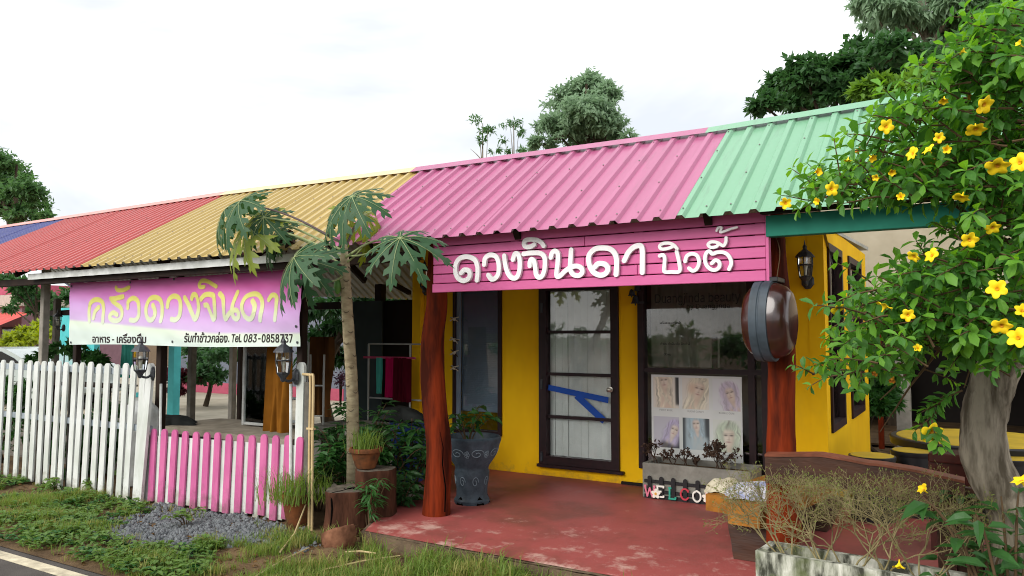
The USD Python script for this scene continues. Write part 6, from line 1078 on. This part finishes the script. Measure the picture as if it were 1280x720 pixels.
for k, (px, py) in enumerate(((1051, 446), (1085, 449), (1095, 466), (1116, 474), (1235, 272), (1212, 120), (1072, 188), (1168, 200))): flower(al, atY(px, py, 3.6), [r.normal(), r.normal(), -.9], .05, 60 + k, .9, 'flower_old', 'withered_flower')
for px, py, lb, Y, z_ in ((1154, 612, 'fallen yellow flower caught in the rightmost bare shrub', 4.28, 0), (1124, 707, 'fallen yellow flower on the front rim of the mossy trough', 4.15, 0)):
    c = atY(px, py, Y); t = thing('fallen_flower', lb, 'flower', tuple(c)); flower(t, c, [-.5, -.4, .5] if px > 1140 else [0, -.35, -.9], .075, px, .45, nm='petals')
# plants at the lower right corner
for k, (px, py, Y, h, L, W, lm, lb) in enumerate(((1215, 705, 4.25, .42, .10, .055, 'leaf_plant', 'low broad leaved plant under the curved trunk beside the trough'), (1262, 690, 4.0, .6, .15, .06, 'leaf_plant', 'plant with long pale leaves at the lower right corner'), (1240, 660, 4.7, .7, .12, .06, 'leaf_dark', 'dark leafy plant at the foot of the curved trunk'))):
    p = atY(px, py, Y); plant('corner_plant', lb, (p[0], Y, 0), h + max(0, p[2] - h * .6), 150 if L < .15 else 60, L, W, lm, 120 + k, .35, 9, droop=.35)
# ------------------------------------------------------------------ grass, weeds, gravel on the verge
def instancer(name, protos, pos, yaw, sc, idx, kind='stuff', label=None, catg=None):
    path = '/World/' + numbered('/World', name); pi = UsdGeom.PointInstancer.Define(stage, path); rel = pi.CreatePrototypesRel()
    for k, (m, mt_) in enumerate(protos):
        v, f = arr(m); pr = usdkit.mesh(stage, f'{path}/prototype_{k:03d}', (v, f), MATS[mt_]); rel.AddTarget(pr.GetPath())
    n = len(pos); pi.CreatePositionsAttr(Vt.Vec3fArray.FromNumpy(np.asarray(pos, np.float32))); pi.CreateProtoIndicesAttr(Vt.IntArray.FromNumpy(np.asarray(idx, np.int32)))
    pi.CreateOrientationsAttr(Vt.QuathArray([Gf.Quath(float(math.cos(a / 2)), 0, 0, float(math.sin(a / 2))) for a in yaw])); pi.CreateScalesAttr(Vt.Vec3fArray.FromNumpy(np.repeat(np.asarray(sc, np.float32)[:, None], 3, 1)))
    tagp(pi.GetPrim(), label, catg, None, kind); return path
r = np.random.default_rng(5)
def gravel_w(x, y): return np.clip(1.25 + 2.6 * (meshkit.fbm(np.stack([x * 2.4, y * 3.4, 0 * x], -1), 3, 88) - .5) - (np.abs(x + 5.6) / 1.05) ** 2 - (np.abs(y - 4.1) / .5) ** 2, 0, 1)
def soil_w(x, y): return meshkit.fbm(np.stack([x * 1.6, y * 2.2, 0 * x], -1), 3, 33)
N = 15000; x = r.uniform(-11, -.95, N); y = r.uniform(3.1, 4.42, N); near = np.clip((x + 4.4) / .8, 0, 1); w_ = (soil_w(x, y) > .5) | (r.random(N) < .12) | (near > r.random(N) * 1.2); keep = w_ & (meshkit.fbm(np.stack([x * 2.6, y * 3.5, 0 * x], -1), 2, 71) > .40) & (gravel_w(x, y) < r.random(N) * .9) & ((y > 3.3) | (r.random(N) < .3)); x, y = x[keep], y[keep]
z = verge_z(x, y); tall = np.clip((x + 4.6) / .6, 0, 1) * np.clip((y - 3.6) / .5, 0, 1)
pr = [(blades(np.c_[r.normal(size=(16, 2)) * .03, np.zeros(16)], .11, .0045, .9, np.random.default_rng(k)), 'grass_blade' if k < 4 else 'grass_dry') for k in range(6)]
instancer('grass', pr, np.c_[x, y, z - .004], r.uniform(0, 6.28, len(x)), (.4 + .8 * r.random(len(x)) ** 2) * (1 + 1.0 * tall * r.random(len(x))), r.choice(6, len(x), p=[.18, .18, .17, .17, .15, .15]), label='short green and dry grass on the verge before fence and porch', catg='grass')
pr = []
for k in range(5):
    q = np.random.default_rng(90 + k); m = 9; a = q.uniform(0, 6.28, m); d = np.stack([np.cos(a), np.sin(a), q.uniform(.0, .7, m)], 1); pr.append((leaves(np.c_[d[:, :2] * .02, q.uniform(.01, .05, m)], d, np.tile([0, 0, 1.0], (m, 1)), .05 * q.uniform(.6, 1.2, m), .034, shape='ovate'), 'leaf_weed' if k < 4 else 'leaf_plant'))
N = 2700; x = r.uniform(-11, -4.4, N); y = r.uniform(3.14, 4.42, N); keep = (meshkit.fbm(np.stack([x * 1.9, y * 2.6, 0 * x + 3], -1), 3, 51) + .10 * (y > 4.2) > .53) & (gravel_w(x, y) < r.random(N) * .6); x, y = x[keep], y[keep]
instancer('weeds', pr, np.c_[x, y, verge_z(x, y)], r.uniform(0, 6.28, len(x)), r.uniform(.5, 1.25, len(x)), r.integers(0, 5, len(x)), label='low broad leaved weeds creeping over the verge by the fence', catg='weeds')
pr = []
for k in range(4):
    v, f = arr(trimesh.creation.icosphere(1, 1.0)); q = np.random.default_rng(k); v = v * q.uniform(.6, 1.1, 3) * (1 + q.normal(size=(len(v), 1)) * .14); pr.append((( v * .013), f)); pr[k] = (pr[k], 'gravel_stone')
N = 15000; x = r.uniform(-7.3, -4.2, N); y = r.uniform(3.3, 4.75, N); keep = gravel_w(x, y) > r.random(N) * .75; x, y = x[keep], y[keep]
instancer('gravel', pr, np.c_[x, y, verge_z(x, y) + .004], r.uniform(0, 6.28, len(x)), r.uniform(.35, 1.7, len(x)) ** 1.3, r.integers(0, 4, len(x)), label='blue grey gravel scattered before the pink gate', catg='gravel')
WD = [(160, 606, .14, 'broad leaved weed at the right end of the white fence'), (232, 655, .13, 'broad leaved weed in front of the pink gate middle'), (70, 612, .1, 'weed clump at the foot of the white fence'), (118, 618, .12, 'spreading weed under the white pickets left of the gate')]
for k, (px, py, h, lb) in enumerate(WD): p = atZ(px, py, .02); plant('weed', lb, (p[0], p[1], .0), h * 1.5, 26, .085, .065, 'leaf_weed', 140 + k, .8, 6, per=4)
for k, (a_, b_, lb) in enumerate((((320, 720), (386, 690), 'dry stalk lying on the grass left of the brown stone'), ((405, 712), (500, 700), 'long dry straw lying in the grass before the porch edge'), ((432, 690), (470, 697), 'short dry stalk beside the brown stone'), ((350, 690), (384, 655), 'dry stalk leaning on the pot by the gate post'))):
    p, q = atZ(*a_, .05), atZ(*b_, .05); solo('dry_stalk', tube([p, (p + q) / 2 + [0, 0, .025], q + [0, 0, .03 if k != 3 else .2]], [.006, .008, .005], 5), 'straw', lb, 'stalk')

hd = [(np.array([x_, -16 + r.uniform(-1, 1), z_]), R_) for x_ in np.arange(-30, 14, 2.0) for z_, R_ in ((.7, 1.0), (1.2 + r.uniform(-.3, .5), .9))]
solo('far_side_hedge', crown(hd, 9000, .35, .2, 55, jit=.7), 'leaf_tree', 'green hedge across the road that the shop windows mirror', 'hedge', kind='stuff')

N = 1500; x = r.uniform(-10, -1, N); y = r.uniform(3.12, 4.42, N); a = r.uniform(0, 6.28, N); d = np.stack([np.cos(a), np.sin(a), r.uniform(-.1, .35, N)], 1)
solo('leaf_litter', leaves(np.c_[x, y, verge_z(x, y) + .008], d, np.c_[r.normal(size=(N, 2)) * .4, np.ones(N)], r.uniform(.02, .06, N), r.uniform(.01, .03, N), shape='ovate'), 'litter', 'brown dead leaves scattered over the verge', 'leaves', kind='stuff')
